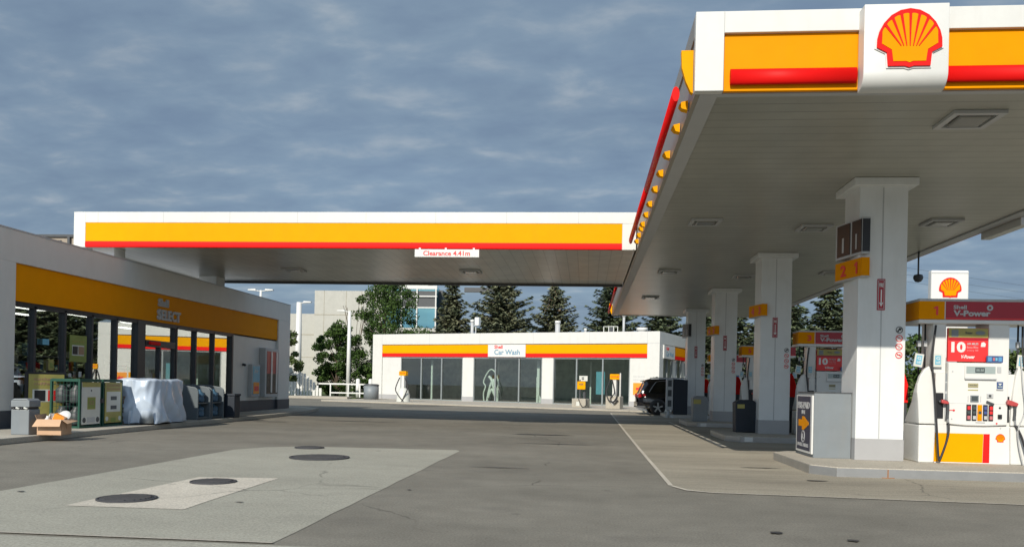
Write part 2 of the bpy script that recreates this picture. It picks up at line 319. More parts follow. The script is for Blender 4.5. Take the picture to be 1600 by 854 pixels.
def pecten(mb, cx, y, z0, w, t=.03, detail=True):
    def sc(p, k, dz=0): return (cx+p[0]*w*k, z0+(.48+(p[1]-.48)*k)*w*.93+dz)
    if detail: mb.prism([sc(p, 1.06) for p in PEC], y-t*.4, y, 'y', WHITE2)
    mb.prism([sc(p, 1.0) for p in PEC], y-t, y-t*.4, 'y', RED)
    # yellow fan with scalloped rim, then thin red gaps between the ribs
    gaps = [-78, -57, -37, -18, 0, 18, 37, 57, 78]; pts = []
    for k in range(8):
        a0, a1 = gaps[k], gaps[k+1]
        for q in range(6):
            f = q/6; a = radians(a0+(a1-a0)*f); b = 1+.035*sin(pi*f); pts.append((sin(a)*.435*b, .44+cos(a)*.445*b-(.0 if abs(a) < 1 else 0)))
    pts += [(.425, .52), (.43, .38), (.275, .275), (.25, .075), (.055, .075), (0, .052), (-.055, .075), (-.25, .075), (-.275, .275), (-.43, .38), (-.425, .52)]
    mb.prism([sc(p, 1) for p in pts], y-t*1.2, y-t, 'y', YEL)
    for a in (-57, -37, -18, 0, 18, 37, 57):
        ox, oz = sin(radians(a))*.45, .44+cos(radians(a))*.46
        ex, ez = ox*.36, .335-.0*abs(a)
        dx, dz = ex-ox, ez-oz; l = math.hypot(dx, dz); nx, nz_ = -dz/l*.021, dx/l*.021
        mb.prism([sc(p, 1) for p in ((ox-nx, oz-nz_), (ox+nx, oz+nz_), (ex+nx*.25, ez+nz_*.25), (ex-nx*.25, ez-nz_*.25))], y-t*1.45, y-t*1.2, 'y', RED)
    return mb
def pieces(name, parent, boxes, m, bevel=0):
    for b in boxes: MB().box(*b, m).build(name, parent, bevel)
def struct(mb, name, **k): o = mb.build(name, **k); o['kind'] = 'structure'; return o
def sheet(name, pts, z, m, t=0):
    mb = MB()
    if t: mb.prism(pts, z-t, z, 'z', m)
    else: mb.poly([(x, y, z) for x, y in pts], m)
    return struct(mb, name)
# ------------------------------------------------------------------ ground
g = MB(); g.poly([(-2500, -300, 0), (2500, -300, 0), (2500, 4000, 0), (-2500, 4000, 0)], ASPH); struct(g, 'ground')
def jag(pts, amp=.02, step=.5):
    o = []
    for i in range(len(pts)):
        a = Vector(pts[i]); b = Vector(pts[(i+1) % len(pts)]); n = max(1, int((b-a).length/step))
        for k in range(n):
            p = a.lerp(b, k/n); o.append((p.x+random.uniform(-amp, amp), p.y+random.uniform(-amp, amp)))
    return o
sheet('concrete_patch', jag([(-9.5, 6.15), (-2.45, 6.15), (-2.40, 15.3), (-2.5, 15.47), (-5.4, 15.35), (-6.1, 14.9), (-6.42, 14.2), (-6.46, 8.2), (-6.46, 6.9), (-9.5, 6.9)], .012), .004, CONC)
sheet('concrete_strip', jag([(-10, 2.0), (-.2, 2.0), (-.4, 6.12), (-2.4, 6.06), (-10, 6.02)], .01), .006, CONC)
sheet('pale_concrete_patch', jag([(-5.15, 7.5), (-3.93, 7.55), (-4.0, 10.2), (-5.03, 10.05)], .012), .008, CONC2)
jt = MB(); jt.poly([(-10, 6.09, .010), (-2.45, 6.13, .010), (-2.45, 6.17, .010), (-10, 6.13, .010)], PAVE); struct(jt, 'slab_joint')
sheet('apron', jag([(1.19, 10.75), (1.3, 10.4), (1.6, 10.22), (6, 10.0), (30, 9.6), (30, 48), (6.5, 41), (1.30, 41), (1.22, 25), (1.19, 17)], .008), .004, APRON)
ed = MB()
for a, b in [((1.19, 10.8), (1.19, 17)), ((1.19, 17), (1.22, 25)), ((1.22, 25), (1.30, 40))]:
    ed.poly([(a[0]-.06, a[1], .009), (a[0]+.0, a[1], .009), (b[0]+.0, b[1], .009), (b[0]-.06, b[1], .009)], CONC2)
ed.poly([(1.6, 10.17, .009), (6, 9.95, .009), (6, 9.99, .009), (1.6, 10.21, .009)], CONC2); ed.poly([(1.14, 10.75, .009), (1.3, 10.33, .009), (1.6, 10.17, .009), (1.6, 10.21, .009), (1.33, 10.4, .009), (1.19, 10.78, .009)], CONC2)
struct(ed, 'apron_edge')
# pale strip paints the bright line beside the canopy's shadow edge, at a lip
st = MB(); st.poly([(3.05, 18.3, .010), (3.2, 18.3, .010), (3.25, 31, .010), (3.17, 31, .010)], CONC2); struct(st, 'painted_shade_edge')
# shop pavement with rounded end
pv = [(-12.5, 4), (-10.67, 4), (-10.67, 22), (-10.75, 27), (-11.0, 31), (-11.6, 34.0), (-13.2, 35.6), (-16, 36), (-24, 36), (-24, 33), (-12.5, 33)]
mb = MB(); mb.prism(pv, 0, .12, 'z', PAVE); struct(mb, 'pavement', bevel=.015)
# car wash pad and verges
mb = MB(); mb.prism([(-17.0, 50.2), (6.4, 41.3), (12, 52), (11, 70), (-14, 72)], 0, .09, 'z', PAVE); struct(mb, 'wash_pad', bevel=.012)
mb = MB(); mb.prism([(-60, 60), (-22, 60), (-17, 58), (-17.5, 64), (-13, 76), (9, 70), (14, 62), (13, 52), (22, 50), (200, 50), (200, 400), (-200, 400), (-200, 60)], 0, .10, 'z', GRASS); struct(mb, 'verge')
mb = MB(); mb.prism([(-30, 57.2), (-17.4, 57.2), (-17.4, 59.2), (-30, 59.2)], 0, .17, 'z', PAVE); mb.prism([(-24.2, 53), (-22.4, 53), (-22.2, 54.1), (-24.0, 54.2)], 0, .16, 'z', PAVE); struct(mb, 'kerb')
# oil spots and tar marks
mk = MB()
TAR = M('tar', (.05, .047, .045), .6, nz=.2)
for cx, cy, a, b in [(-6.2, 8.3, .05, .03), (1.75, 7.45, .06, .06), (2.35, 7.2, .055, .05), (2.9, 13.6, .35, .04), (-1.1, 21, .9, .10), (-.6, 17.8, .9, .05), (-7.4, 25.5, 1.6, .09), (-9.7, 24, .6, .08), (3.35, 11.9, .16, .05), (-2.1, 9.5, .03, .03), (-3.6, 8.1, .05, .02), (-1.3, 12.4, .5, .03)]:
    mk.poly([(cx+a*cos(t*pi/8)*random.uniform(.8, 1.1), cy+b*sin(t*pi/8)*random.uniform(.7, 1.2), .013) for t in range(16)], TAR)
for p0, p1 in [((-11, 44.6), (-7.6, 45.6)), ((-10, 42.5), (-8.2, 44.5)), ((-4.5, 43.5), (-1.2, 46))]:
    a = Vector(p0); b = Vector(p1); w = (b-a).orthogonal().normalized()*.12
    mk.poly([(a.x-w.x, a.y-w.y, .013), (b.x-w.x, b.y-w.y, .013), (b.x+w.x, b.y+w.y, .013), (a.x+w.x, a.y+w.y, .013)], TAR)
struct(mk, 'tar_marks')
for i, (x, y, r, lab) in enumerate([(-4.45, 13.13, .50, 'largest round iron manhole cover, alone in the middle of the grey concrete slab'), (-5.28, 14.98, .28, 'small round iron cover at the far edge of the grey concrete slab'), (-4.82, 8.06, .30, 'round iron manhole cover at the near end of the pale concrete patch'), (-4.62, 9.62, .28, 'round iron manhole cover at the far end of the pale concrete patch')]):
    mb = MB(); mb.lathe([(r*1.0, .004), (r*1.0, .018), (r*.93, .021), (r*.92, .014), (r*.88, .014), (r*.87, .02), (0.001, .022)], IRON, n=32)
    for k in range(-4, 5):
        h = math.sqrt(max(0, .8**2-(k*.18)**2))*r; mb.box(-h, h, k*.18*r-.012, k*.18*r+.012, .02, .027, IRON)
    o = mb.build('manhole_cover'); o.location = (x, y, .004); tag(o, lab, 'manhole cover', 'manhole covers in the forecourt')
# ------------------------------------------------------------------ main fuel canopy
CX0, CX1, CY0, CY1, ZS, ZT = 1.24, 8.74, 9.84, 40.6, 4.90, 5.86
can = thing('fuel_canopy', 'large white flat fuel canopy over the pumps with yellow band, red tube and emblem box', 'canopy', (0, 0, 0))
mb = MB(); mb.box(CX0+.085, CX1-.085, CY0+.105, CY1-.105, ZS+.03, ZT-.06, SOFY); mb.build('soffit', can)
mb = MB()
mb.box(CX0, CX0+.34, CY0-.02, CY0+.1, ZS-.0, ZT, WHITE); mb.box(CX0+.34, CX1, CY0-.02, CY0+.1, 5.60, ZT-.001, WHITE)
mb.box(CX0+.345, CX1-.34, CY0+.03, CY0+.09, ZS+.01, 5.60, YEL); mb.box(CX1-.34, CX1, CY0-.02, CY0+.1, ZS, 5.60, WHITE); mb.build('fascia', can, bevel=.006)
pieces('fascia', can, [(CX0, CX1, CY1-.1, CY1, ZS, ZT)], WHITE, .006)
mb = MB()
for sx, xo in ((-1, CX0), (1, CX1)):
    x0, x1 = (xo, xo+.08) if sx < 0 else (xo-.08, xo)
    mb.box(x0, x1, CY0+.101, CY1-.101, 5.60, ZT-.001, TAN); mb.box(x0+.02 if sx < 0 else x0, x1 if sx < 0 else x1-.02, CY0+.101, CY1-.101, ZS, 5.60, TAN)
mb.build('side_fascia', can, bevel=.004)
mb = MB(); mb.box(CX0+.08, CX0+.30, CY0+.10, CY1-.1, ZS-.001, ZS+.028, LGREY); mb.box(CX1-.3, CX1-.08, CY0+.10, CY1-.1, ZS-.001, ZS+.028, LGREY); mb.box(CX0+.3, CX1-.3, CY0+.1, CY0+.2, ZS-.001, ZS+.028, LGREY); mb.build('soffit_trim', can)
# seams in the fascia
mb = MB(); 
for x in (CX0+.338,): mb.box(x, x+.006, CY0-.0225, CY0-.0205, 5.60, ZT, LGREY)
mb.build('seam', can)
def tube_seg(mb, p0, p1):
    el = [(.048*cos(2*pi*k/20), .095*sin(2*pi*k/20)) for k in range(20)]
    if abs(p1[0]-p0[0]) > .1: mb.prism([(p0[1]+a, p0[2]+b) for a, b in el], p0[0], p1[0], 'x', REDT, True)
    else: mb.prism([(p0[0]+a, p0[2]+b) for a, b in el], p0[1], p1[1], 'y', REDT, True)
mb = MB(); tube_seg(mb, (1.66, CY0-.015, 5.065), (3.13, CY0-.015, 5.065)); mb.build('red_tube', can)
mb = MB(); tube_seg(mb, (4.11, CY0-.015, 5.065), (8.3, CY0-.015, 5.065)); mb.build('red_tube', can)
mb = MB()
for a, b in ((10.35, 15.2), (15.22, 20.6), (28.9, 36), (36.02, 40.2)): mb = MB(); tube_seg(mb, (1.07, a, 5.06), (1.07, b, 5.06)); mb.build('red_tube', can)
mb = MB(); tube_seg(mb, (CX1+.14, 10.3, 5.06), (CX1+.14, 40.2, 5.06)); mb.build('red_tube', can)
ys = [10.5, 11.4, 12.7, 13.8, 14.9, 16.1, 17.1, 18.1, 18.6, 19.4, 20.2]
for y in ys:
    mb = MB(); mb.prism([(1.245, 4.905), (1.17, 4.925), (1.13, 4.97), (1.16, 5.01), (1.245, 5.03)], y, y+.13, 'y', YELB); mb.build('bracket', can)
mb = MB(); mb.prism([(1.238, 5.46), (1.09, 5.46), (1.10, 5.25), (1.15, 5.08), (1.21, 4.95), (1.238, 4.93)], 9.98, 10.06, 'y', YELB); mb.build('end_cap', can)
mb = MB(); mb.prism([(1.238, 5.46), (1.09, 5.46), (1.10, 5.25), (1.15, 5.08), (1.21, 4.95), (1.238, 4.93)], 40.1, 40.4, 'y', YELB); mb.build('end_cap', can)
# emblem boxes
eb = MB(); prof = [(CY0+.0, 5.82), (CY0-.20, 5.82)]+[(CY0-.02-.18*cos(radians(a)), 5.03-.18*sin(radians(a))) for a in range(0, 91, 9)]+[(CY0+.0, 4.85)]
eb.prism(prof, 3.15, 4.10, 'x', WHITE, True); ebo = eb.build('emblem_box', can, bevel=.008)
mb = MB(); pecten(mb, 3.65, CY0-.2, 5.085, .725, .035); mb.build('shell_emblem', ebo)
eb = MB(); eb.box(CX1, CX1+.2, 17.1, 18.75, 4.76, 5.9, WHITE); eb.build('emblem_box', can, bevel=.01)
LENS = M('lamp_lens', (.22, .22, .20), .25)
# recessed luminaires
def lum(x, y, par, zs=ZS):
    mb = MB(); a, b = .33, .33
    for q in ((-a, a, -b, -b+.08), (-a, a, b-.08, b), (-a, -a+.08, -b+.08, b-.08), (a-.08, a, -b+.08, b-.08)): mb.box(x+q[0], x+q[1], y+q[2], y+q[3], zs-.018, zs+.028, LGREY)
    o = mb.build('luminaire', par, bevel=.004)
    mb = MB(); mb.prism([(x-.2, y-.2), (x+.2, y-.2), (x+.2, y+.2), (x-.2, y+.2)], zs-.03, zs+.028, 'z', LENS); mb.build('lens', o, bevel=.03); return o
for x, y in [(4.95, 11.0), (2.5, 17.6), (7.4, 17.6), (2.5, 25.1), (7.4, 25.1), (2.5, 32.3), (7.4, 32.3), (4.95, 18.2), (4.95, 26)]: lum(x, y, can)
# columns
def column(i):
    y0 = 14.08+7.62*i; x0, x1 = 4.59, 5.38
    m = MB(); m.box(x0, x1, y0, y0+.79, .51, ZS+.02, COLW)
    m.box(x0-.13, x1+.13, y0-.13, y0+.92, ZS-.10, ZS+.025, COLW); c = m.build('column', can, bevel=.008)
    m = MB(); m.box(x0-.006, x1+.006, y0-.006, y0+.796, .15, .51, COLG); m.build('column_base', c, bevel=.004)
    m = MB(); m.box(4.965, 4.985, y0-.004, y0-.0005, .52, ZS-.12, LGREY); m.build('joint', c)
    m = MB(); m.box(4.90, 5.03, y0-.008, y0-.001, 2.70, 3.23, DRED); m.box(4.915, 5.015, y0-.011, y0-.009, 2.72, 3.21, LGREY); m.box(4.925, 5.005, y0-.014, y0-.012, 2.73, 3.2, DRED)
    m.box(4.955, 4.975, y0-.017, y0-.0145, 2.82, 3.05, WHITE2); m.prism([(4.93, 2.83), (4.965, 2.76), (5.0, 2.83)], y0-.017, y0-.0145, 'y', WHITE2)
    text(m, 'FIRE', 4.93, 5.0, y0-.0145, 3.09, 3.16, WHITE2, .03); m.build('extinguisher_sign', c)
    m = MB()
    for k in range(4):
        z = 2.37-k*.142; r = .058
        m.disc((5.275, y0-.001, z), r, WHITE2, t=.003); m.ring((5.275, y0-.005, z), r-.012, r, DGREY if k == 0 else POSTR, t=.004)
        m.T = Matrix.Translation((5.275, 0, z)) @ Matrix.Rotation(radians(35 if k else -35), 4, 'Y') @ Matrix.Translation((-5.275, 0, -z))
        m.box(5.275-r+.006, 5.275+r-.006, y0-.009, y0-.005, z-.005, z+.005, POSTR if k else DGREY); m.T = Matrix.Identity(4)
        if k == 0: m.disc((5.285, y0-.005, z+.012), .022, BLACK, t=.004); m.box(5.25, 5.27, y0-.008, y0-.005, z-.035, z, BLACK)
        if k == 1: m.box(5.262, 5.27, y0-.008, y0-.005, z-.03, z+.03, LGREY); m.box(5.28, 5.288, y0-.008, y0-.005, z-.03, z+.03, LGREY)
        if k == 2: m.box(5.26, 5.288, y0-.008, y0-.005, z-.032, z+.032, LGREY)
        if k == 3: m.box(5.245, 5.305, y0-.008, y0-.005, z-.004, z+.012, DRED)
    m.build('warning_stickers', c)
    # number box wrapping the corner
    def pr(sc, z0, z1, mat): 
        a = [(4.73, y0-.002), (4.73, y0-.12*sc), (4.60, y0-.12*sc), (4.525, y0+.20), (4.425, y0+.68), (4.425, y0+.74), (4.588, y0+.74), (4.588, y0-.002)]
        b = MB(); b.prism(a, z0, z1, 'z', mat); return b
    if i == 0 or i == 3:
        b = pr(1, 3.64, 4.26, LGREY); bo = b.build('price_box', c)
        for (ax, ay), (bx, by), nm in (((4.597, y0-.11), (4.530, y0+.18), 'a'), ((4.519, y0+.23), (4.430, y0+.66), 'b')):
            b = MB(); L2 = math.hypot(bx-ax, by-ay); b.T = Matrix.Translation((bx, by, 0)) @ Matrix.Rotation(math.atan2(ay-by, ax-bx), 4, 'Z')
            b.box(0.01, L2-.005, -.012, -.002, 3.68, 4.23, BLACK); b.box(L2*.42, L2*.55, -.016, -.0125, 3.74, 4.0, LGREY); b.build('display', bo)
        b = MB(); b.box(4.605, 4.725, y0-.132, y0-.121, 3.68, 4.23, BLACK); b.build('display', bo)
    if i < 3:
        b = pr(1, 3.27, 3.58, YEL); bo = b.build('number_box', c)
        b = MB(); b.prism([(4.74, y0-.003), (4.74, y0-.13), (4.593, y0-.13), (4.517, y0+.195), (4.415, y0+.68), (4.415, y0+.75), (4.588, y0+.75), (4.588, y0-.003)], 3.25, 3.269, 'z', LGREY); b.build('trim', bo)
        nums = [('1', '2'), ('3', '4'), ('5', '6')][i]
        for (ax, ay), (bx, by), s_ in (((4.597, y0-.11), (4.530, y0+.18), nums[0]), ((4.519, y0+.23), (4.430, y0+.66), nums[1])):
            b = MB(); L2 = math.hypot(bx-ax, by-ay); b.T = Matrix.Translation((bx, by, 0)) @ Matrix.Rotation(math.atan2(ay-by, ax-bx), 4, 'Z')
            text(b, s_, L2*.3, L2*.72, -.004, 3.32, 3.52, POSTR, .03, .006); b.build('numeral', bo)
for i in range(4): column(i)
# hanging dome camera
dc = thing('dome_camera', 'dark dome camera hanging on a rod from the canopy edge behind the first column', 'camera', (8.42, 21.3, 0))
mb = MB(); mb.cyl((0, 0, 4.3), (0, 0, 4.93), .022, DGREY, n=8); mb.build('rod', dc); mb = MB(); mb.lathe([(.001, -.11), (.07, -.09), (.11, -.03), (.12, .02), (.1, .08), (.03, .1), (.001, .1)], DGREY, (0, 0, 4.25)); mb.build('dome', dc)
# ------------------------------------------------------------------ link canopy
LX0, LX1, LY0, LY1 = -14.28, 1.235, 21.0, 28.75
lk = thing('link_canopy', 'long narrow white canopy with yellow and red stripe bridging shop roof and fuel canopy', 'canopy')
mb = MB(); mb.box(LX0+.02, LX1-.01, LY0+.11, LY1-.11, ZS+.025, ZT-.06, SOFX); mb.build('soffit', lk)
mb = MB(); mb.box(LX0, LX0+.34, LY0, LY0+.1, 4.88, ZT, WHITE); mb.box(LX0+.34, LX1-.005, LY0, LY0+.1, 5.565, ZT, WHITE); mb.box(.87, LX1-.005, LY0, LY0+.1, 4.88, 5.563, WHITE); mb.box(LX0, LX1-.01, LY1-.1, LY1, 4.88, ZT, WHITE)
mb.box(LX0, LX0+.1, LY0+.101, LY1-.101, 4.88, ZT, WHITE); mb.build('fascia', lk, bevel=.006)
mb = MB(); mb.box(LX0+.342, .868, LY0+.012, LY0+.05, 5.05, 5.563, YELB); mb.build('yellow_band', lk)
mb = MB(); mb.prism([(LY0+.05, 5.048), (LY0+.005, 5.048), (LY0-.01, 5.0), (LY0-.012, 4.93), (LY0+.0, 4.89), (LY0+.05, 4.88)], LX0+.342, .868, 'x', RED); mb.build('red_band', lk)
mb = MB()
for x in [LX0+.7+k*1.9 for k in range(8)]: mb.box(x, x+.012, LY0-.002, LY0-.0003, 5.567, ZT, LGREY)
mb.build('seam', lk)
mb = MB(); mb.box(LX0+.12, LX1-.02, LY1-.25, LY1-.101, 4.86, 4.95, DGREY); mb.build('edge_trim', lk)
for x, y in [(-3.75, 25.4), (-9.6, 25.4)]: lum(x, y, lk)
for x0, x1, y0, y1 in [(-13.95, -13.3, 21.35, 21.9), (-13.75, -13.1, 27.2, 27.85)]:
    mb = MB(); mb.box(x0, x1, y0, y1, 4.42, 4.94, COLW); mb.build('stub_column', lk, bevel=.01)
cs = thing('clearance_sign', 'small white board reading Clearance 4.41m hanging under the striped link canopy', 'sign', (0, 20.96, 0))
mb = MB(); mb.box(-4.61, -2.88, -.02, .02, 4.655, 4.86, WHITE2); mb.build('board', cs, bevel=.003)
mb = MB(); text(mb, 'Clearance 4.41m', -4.38, -3.12, -.021, 4.69, 4.82, POSTR, .02); mb.build('lettering', cs)
mb = MB(); [mb.box(x, x+.05, -.01, .01, 4.85, 4.9, STEEL) for x in (-4.5, -3.8, -3.05)]; mb.build('hanger', cs)
# ------------------------------------------------------------------ convenience shop  (local x = world +Y, local -y faces +X)
SR = pi/2
sh = thing('convenience_shop', 'low grey-white shop with mustard sign band and dark mirror windows on the left', 'shop', (-12.67, 0, 0), SR)
mb = MB(); mb.box(15.0, 33.22, 0, .5, 3.79, 4.50, WHITE); mb.box(15.0, 16.67, 0, .5, .5, 3.79, WHITE); mb.box(31.95, 33.22, 0, .5, .5, 3.79, WHITE)
mb.box(15.0, 15.3, .5, 9, .1, 4.5, WHITE); mb.box(32.9, 33.22, .5, 9, .1, 4.5, WHITE); mb.box(15.3, 32.9, 8.7, 9, .1, 4.5, WHITE); mb.box(15.3, 32.9, .5, 8.7, 4.1, 4.25, LGREY)
mb.box(27.95, 31.95, .10, .5, .5, 3.0, WHITE); mb.build('wall', sh, bevel=.008)
mb = MB(); mb.box(14.99, 33.24, -.01, .5, 4.50, 4.53, LGREY); mb.build('parapet_cap', sh)
pieces('plinth', sh, [(14.98, 16.68, -.012, .5, .1, .5), (31.94, 33.24, -.012, .5, .1, .5), (27.95, 31.93, .09, .5, .1, .5)], PLIN)
mb = MB(); mb.box(16.68, 31.94, .055, .3, 2.95, 3.785, YEL); mb.box(16.68, 31.94, .10, .32, 2.90, 2.95, FRAME); bo = mb.build('sign_band', sh)
mb = MB(); text(mb, 'SELECT', 22.62, 23.95, .05, 3.02, 3.34, LGREY, .035, .05); text(mb, 'Shell', 22.66, 23.22, .05, 3.42, 3.66, LGREY, .03, .05); mb.build('lettering', bo)
mulls = [16.68, 17.49, 18.58, 19.66, 20.75, 21.76, 23.97, 25.21, 26.49, 27.85]
mb = MB()
for a in mulls[1:5]+mulls[6:9]: mb.box(a-.035, a+.035, .12, .26, .12, 2.90, FRAME)
mb.box(21.74, 22.10, .10, .30, .12, 2.90, FRAME); mb.box(27.85, 27.95, .10, .3, .12, 2.90, FRAME); mb.box(16.68, 27.95, .12, .26, 2.84, 2.90, FRAME); mb.box(16.68, 21.74, .12, .26, .12, .26, FRAME); mb.box(23.97, 27.85, .12, .26, .12, .26, FRAME); mb.build('window_frame', sh)
segs = [(16.68, 17.455), (17.525, 18.545), (18.615, 19.625), (19.695, 20.715), (20.785, 21.74), (24.005, 25.175), (25.245, 26.455), (26.525, 27.85)]
for k, (a, b) in enumerate(segs):
    mb = MB(); o = (b-a)*.0135; mb.add([(a, .19-o, .26), (b, .19+o, .26), (b, .19+o, 2.84), (a, .19-o, 2.84)], [(0, 1, 2, 3)], G_SHOP); mb.build('pane', sh)
# door
mb = MB(); mb.box(22.10, 22.2, .14, .26, .12, 2.84, FRAME); mb.box(23.87, 23.93, .14, .26, .12, 2.84, FRAME); mb.box(22.2, 23.87, .12, .28, 2.2, 2.40, FRAME); mb.box(23.0, 23.07, .14, .24, .12, 2.2, FRAME)
mb.box(22.2, 23.87, .13, .25, .12, .3, FRAME); do = mb.build('door', sh)
mb = MB(); mb.add([(22.2, .189, .3), (23.0, .211, .3), (23.0, .211, 2.2), (22.2, .189, 2.2)], [(0, 1, 2, 3)], G_SHOP); mb.add([(23.07, .189, .3), (23.87, .211, .3), (23.87, .211, 2.2), (23.07, .189, 2.2)], [(0, 1, 2, 3)], G_SHOP); mb.add([(22.2, .177, 2.4), (23.87, .223, 2.4), (23.87, .223, 2.84), (22.2, .177, 2.84)], [(0, 1, 2, 3)], G_SHOP); mb.build('door_glass', do)
mb = MB(); mb.box(22.35, 22.9, .06, .12, 2.26, 2.36, RED); mb.build('door_sign', do); mb = MB(); mb.cyl((22.93, .08, 1.0), (22.93, .08, 1.5), .015, STEEL); mb.build('handle', do)
# interior
INT = M('shop_interior', (.16, .16, .15), .8); INTF = M('shop_floor', (.3, .29, .27), .5)
mb = MB(); mb.box(15.3, 32.9, 8.5, 8.7, .12, 4.1, INT); mb.box(15.3, 32.9, .5, 8.7, .11, .125, INTF); mb.box(15.3, 32.9, .5, 8.7, 3.05, 3.08, INT); mb.build('interior', sh)
TUBEL = M('lit_ceiling_panel', (1, .97, .88), .5, emit=4.5, nz=0)
for a, b in [(17.0, 1.6), (18.6, 3.2), (19.3, 1.8), (21.0, 3.4), (21.3, 1.7), (24.0, 1.8), (26.5, 3.5)]:
    mb = MB(); mb.box(a, a+.9, b, b+.25, 3.02, 3.048, TUBEL); mb.build('ceiling_light', sh)
for k, (a, y) in enumerate([(17.0, 2.6), (20.2, 2.6), (24.4, 2.8)]):
    t = thing('store_shelf', ['shelf of mixed goods inside the shop behind the leftmost windows', 'shelf of goods inside the shop behind the windows left of the door', 'shelf of goods inside the shop behind the windows right of the door'][k], 'shelf', (-12.67-y, a, .12), SR, 'goods shelves inside the shop')
    mb = MB(); mb.box(0, 2.6, 0, .5, 0, .1, LGREY)
    for z in (.5, .9, 1.3, 1.7): mb.box(0, 2.6, 0, .5, z, z+.03, LGREY)
    mb.box(0, .04, 0, .5, 0, 1.9, LGREY); mb.box(2.56, 2.6, 0, .5, 0, 1.9, LGREY); mb.build('rack', t)
    mb = MB(); cols = [BLUE, POSTR, YEL, PAPER, CYAN, LIME, LGREY]
    for z in (.1, .53, .93, 1.33):
        x = .06
        while x < 2.45: w = random.uniform(.08, .2); mb.box(x, x+w*.9, .02, .3, z, z+random.uniform(.15, .32), random.choice(cols)); x += w
    tag(mb.build('packets', t), kind=None)
def plate(mb, x0, x1, y, z0, z1, m, t=.01): mb.box(x0, x1, y-t, y, z0, z1, m)
wp = thing('window_poster', 'green poster with two dark cards inside the shop window above the cages', 'poster', (-12.80, 0, 0), SR)
mb = MB(); plate(mb, 18.75, 19.42, 0, 1.65, 2.32, LIME); plate(mb, 18.86, 19.05, -.011, 1.84, 2.04, BLACK); plate(mb, 19.09, 19.3, -.011, 1.84, 2.04, CARDD); plate(mb, 18.84, 19.32, -.0105, 1.81, 2.07, PAPER, .0004); text(mb, 'reward cards', 18.84, 19.32, -.011, 2.14, 2.2, GOLD, .02, .002); mb.build('sheet', wp)
ws = tag(MB().box(17.98, 18.16, -.01, 0, 1.42, 1.68, GOLD).box(18.02, 18.12, -.014, -.0105, 1.48, 1.6, LIME).build('window_sticker'), 'small yellow sticker on the shop window left of the green poster', 'sticker'); ws.location = (-12.80, 0, 0); ws.rotation_euler[2] = SR
for k, (a, z, w_, h_, m_, lab) in enumerate([(17.75, 2.02, .22, .14, CYAN, 'small pale blue sign inside the shop window under the ceiling lights'), (18.2, 1.28, .10, .07, PAPER, 'tiny white notice on the second shop window, above the gold board'), (18.72, 1.27, .10, .09, PAPER, 'left of two pale cups on the ledge below the green window poster'), (19.12, 1.27, .10, .14, PAPER, 'right, taller one of two pale cups on the ledge below the green window poster'), (17.62, 1.75, .35, .3, BLUE, 'dark blue product display behind the second shop window')]):
    o = MB().box(0, w_, -.012, 0, 0, h_, m_).build('window_notice'); o.location = (-12.795 if k != 4 else -13.2, a, z); o.rotation_euler[2] = SR; tag(o, lab, 'notice')
# wall adverts
t = thing('wall_advert', 'narrow grey wall box with orange and red advert beside the taller wall case', 'advert', (-12.77, 0, 0), SR)
mb = MB(); mb.box(29.25, 30.0, -.16, 0, .65, 1.88, LGREY); mb.build('case', t, bevel=.01); mb = MB(); plate(mb, 29.32, 29.95, -.161, .72, 1.82, CYAN); plate(mb, 29.36, 29.9, -.1715, .75, 1.2, ORNG, .004); plate(mb, 29.45, 29.85, -.176, .86, 1.05, POSTR, .003); text(mb, 'Air', 29.45, 29.8, -.172, 1.55, 1.7, PAPER, .02); mb.build('print', t)
t = thing('display_case', 'tall grey wall case with red poster and two white strips near the shop corner', 'display case', (-12.77, 0, 0), SR)
mb = MB(); mb.box(30.25, 31.65, -.26, 0, .62, 2.55, LGREY); mb.build('case', t, bevel=.015); mb = MB(); plate(mb, 30.4, 31.52, -.261, 1.55, 2.43, DRED); plate(mb, 30.4, 31.52, -.261, .75, 1.55, WOOD); mb.build('print', t)
pieces('white_strip', t, [(x, x+.13, -.29, -.272, .8, 2.42) for x in (30.78, 31.3)], WHITE2)
t = thing('wall_camera', 'tiny dark camera dome on the blank shop wall beside the last window', 'camera', (-12.77, 28.75, 1.85), SR)
mb = MB(); mb.cyl((0, 0, 0), (0, -.06, 0), .05, DGREY); mb.build('mount', t); mb = MB(); mb.lathe([(.001, -.06), (.05, -.04), (.065, 0), (.03, .03)], BLACK, (0, -.08, 0), 12); mb.build('dome', t)
# ------------------------------------------------------------------ things on the shop pavement
t = thing('litter_bin', 'square grey litter bin with sloped lid and dark opening, on the pavement at far left', 'litter bin', (-11.06, 14.9, .12), radians(4))
mb = MB(); mb.box(-.18, .18, -.18, .18, 0, .50, GREY); mb.box(-.165, .165, -.165, .165, .50, .545, BLACK); mb.build('body', t, bevel=.015)
mb = MB(); mb.box(-.185, .185, -.185, .185, .545, .67, GREY); mb.prism([(-.185, .67), (.185, .67), (.13, .71), (-.13, .71)], -.185, .185, 'y', GREY); mb.build('lid', t, bevel=.012)
mb = MB(); [mb.cyl((-.16+.08*k, -.185, .52+.012*(k % 2)), (-.09+.08*k, -.183, .52-.01*(k % 2)), .018, PAPER if k % 2 else BLACK, n=6) for k in range(4)]; mb.build('bag_edge', t)
t = thing('poster_stand', 'black framed gold poster board standing against the window behind the cardboard box', 'poster board', (-12.15, 17.0, .12), radians(60))
mb = MB(); mb.box(-.44, .44, -.03, .03, .05, 1.25, BLACK); mb.box(-.46, -.40, -.2, .2, 0, .06, BLACK); mb.box(.40, .46, -.2, .2, 0, .06, BLACK); mb.build('frame', t, bevel=.008)
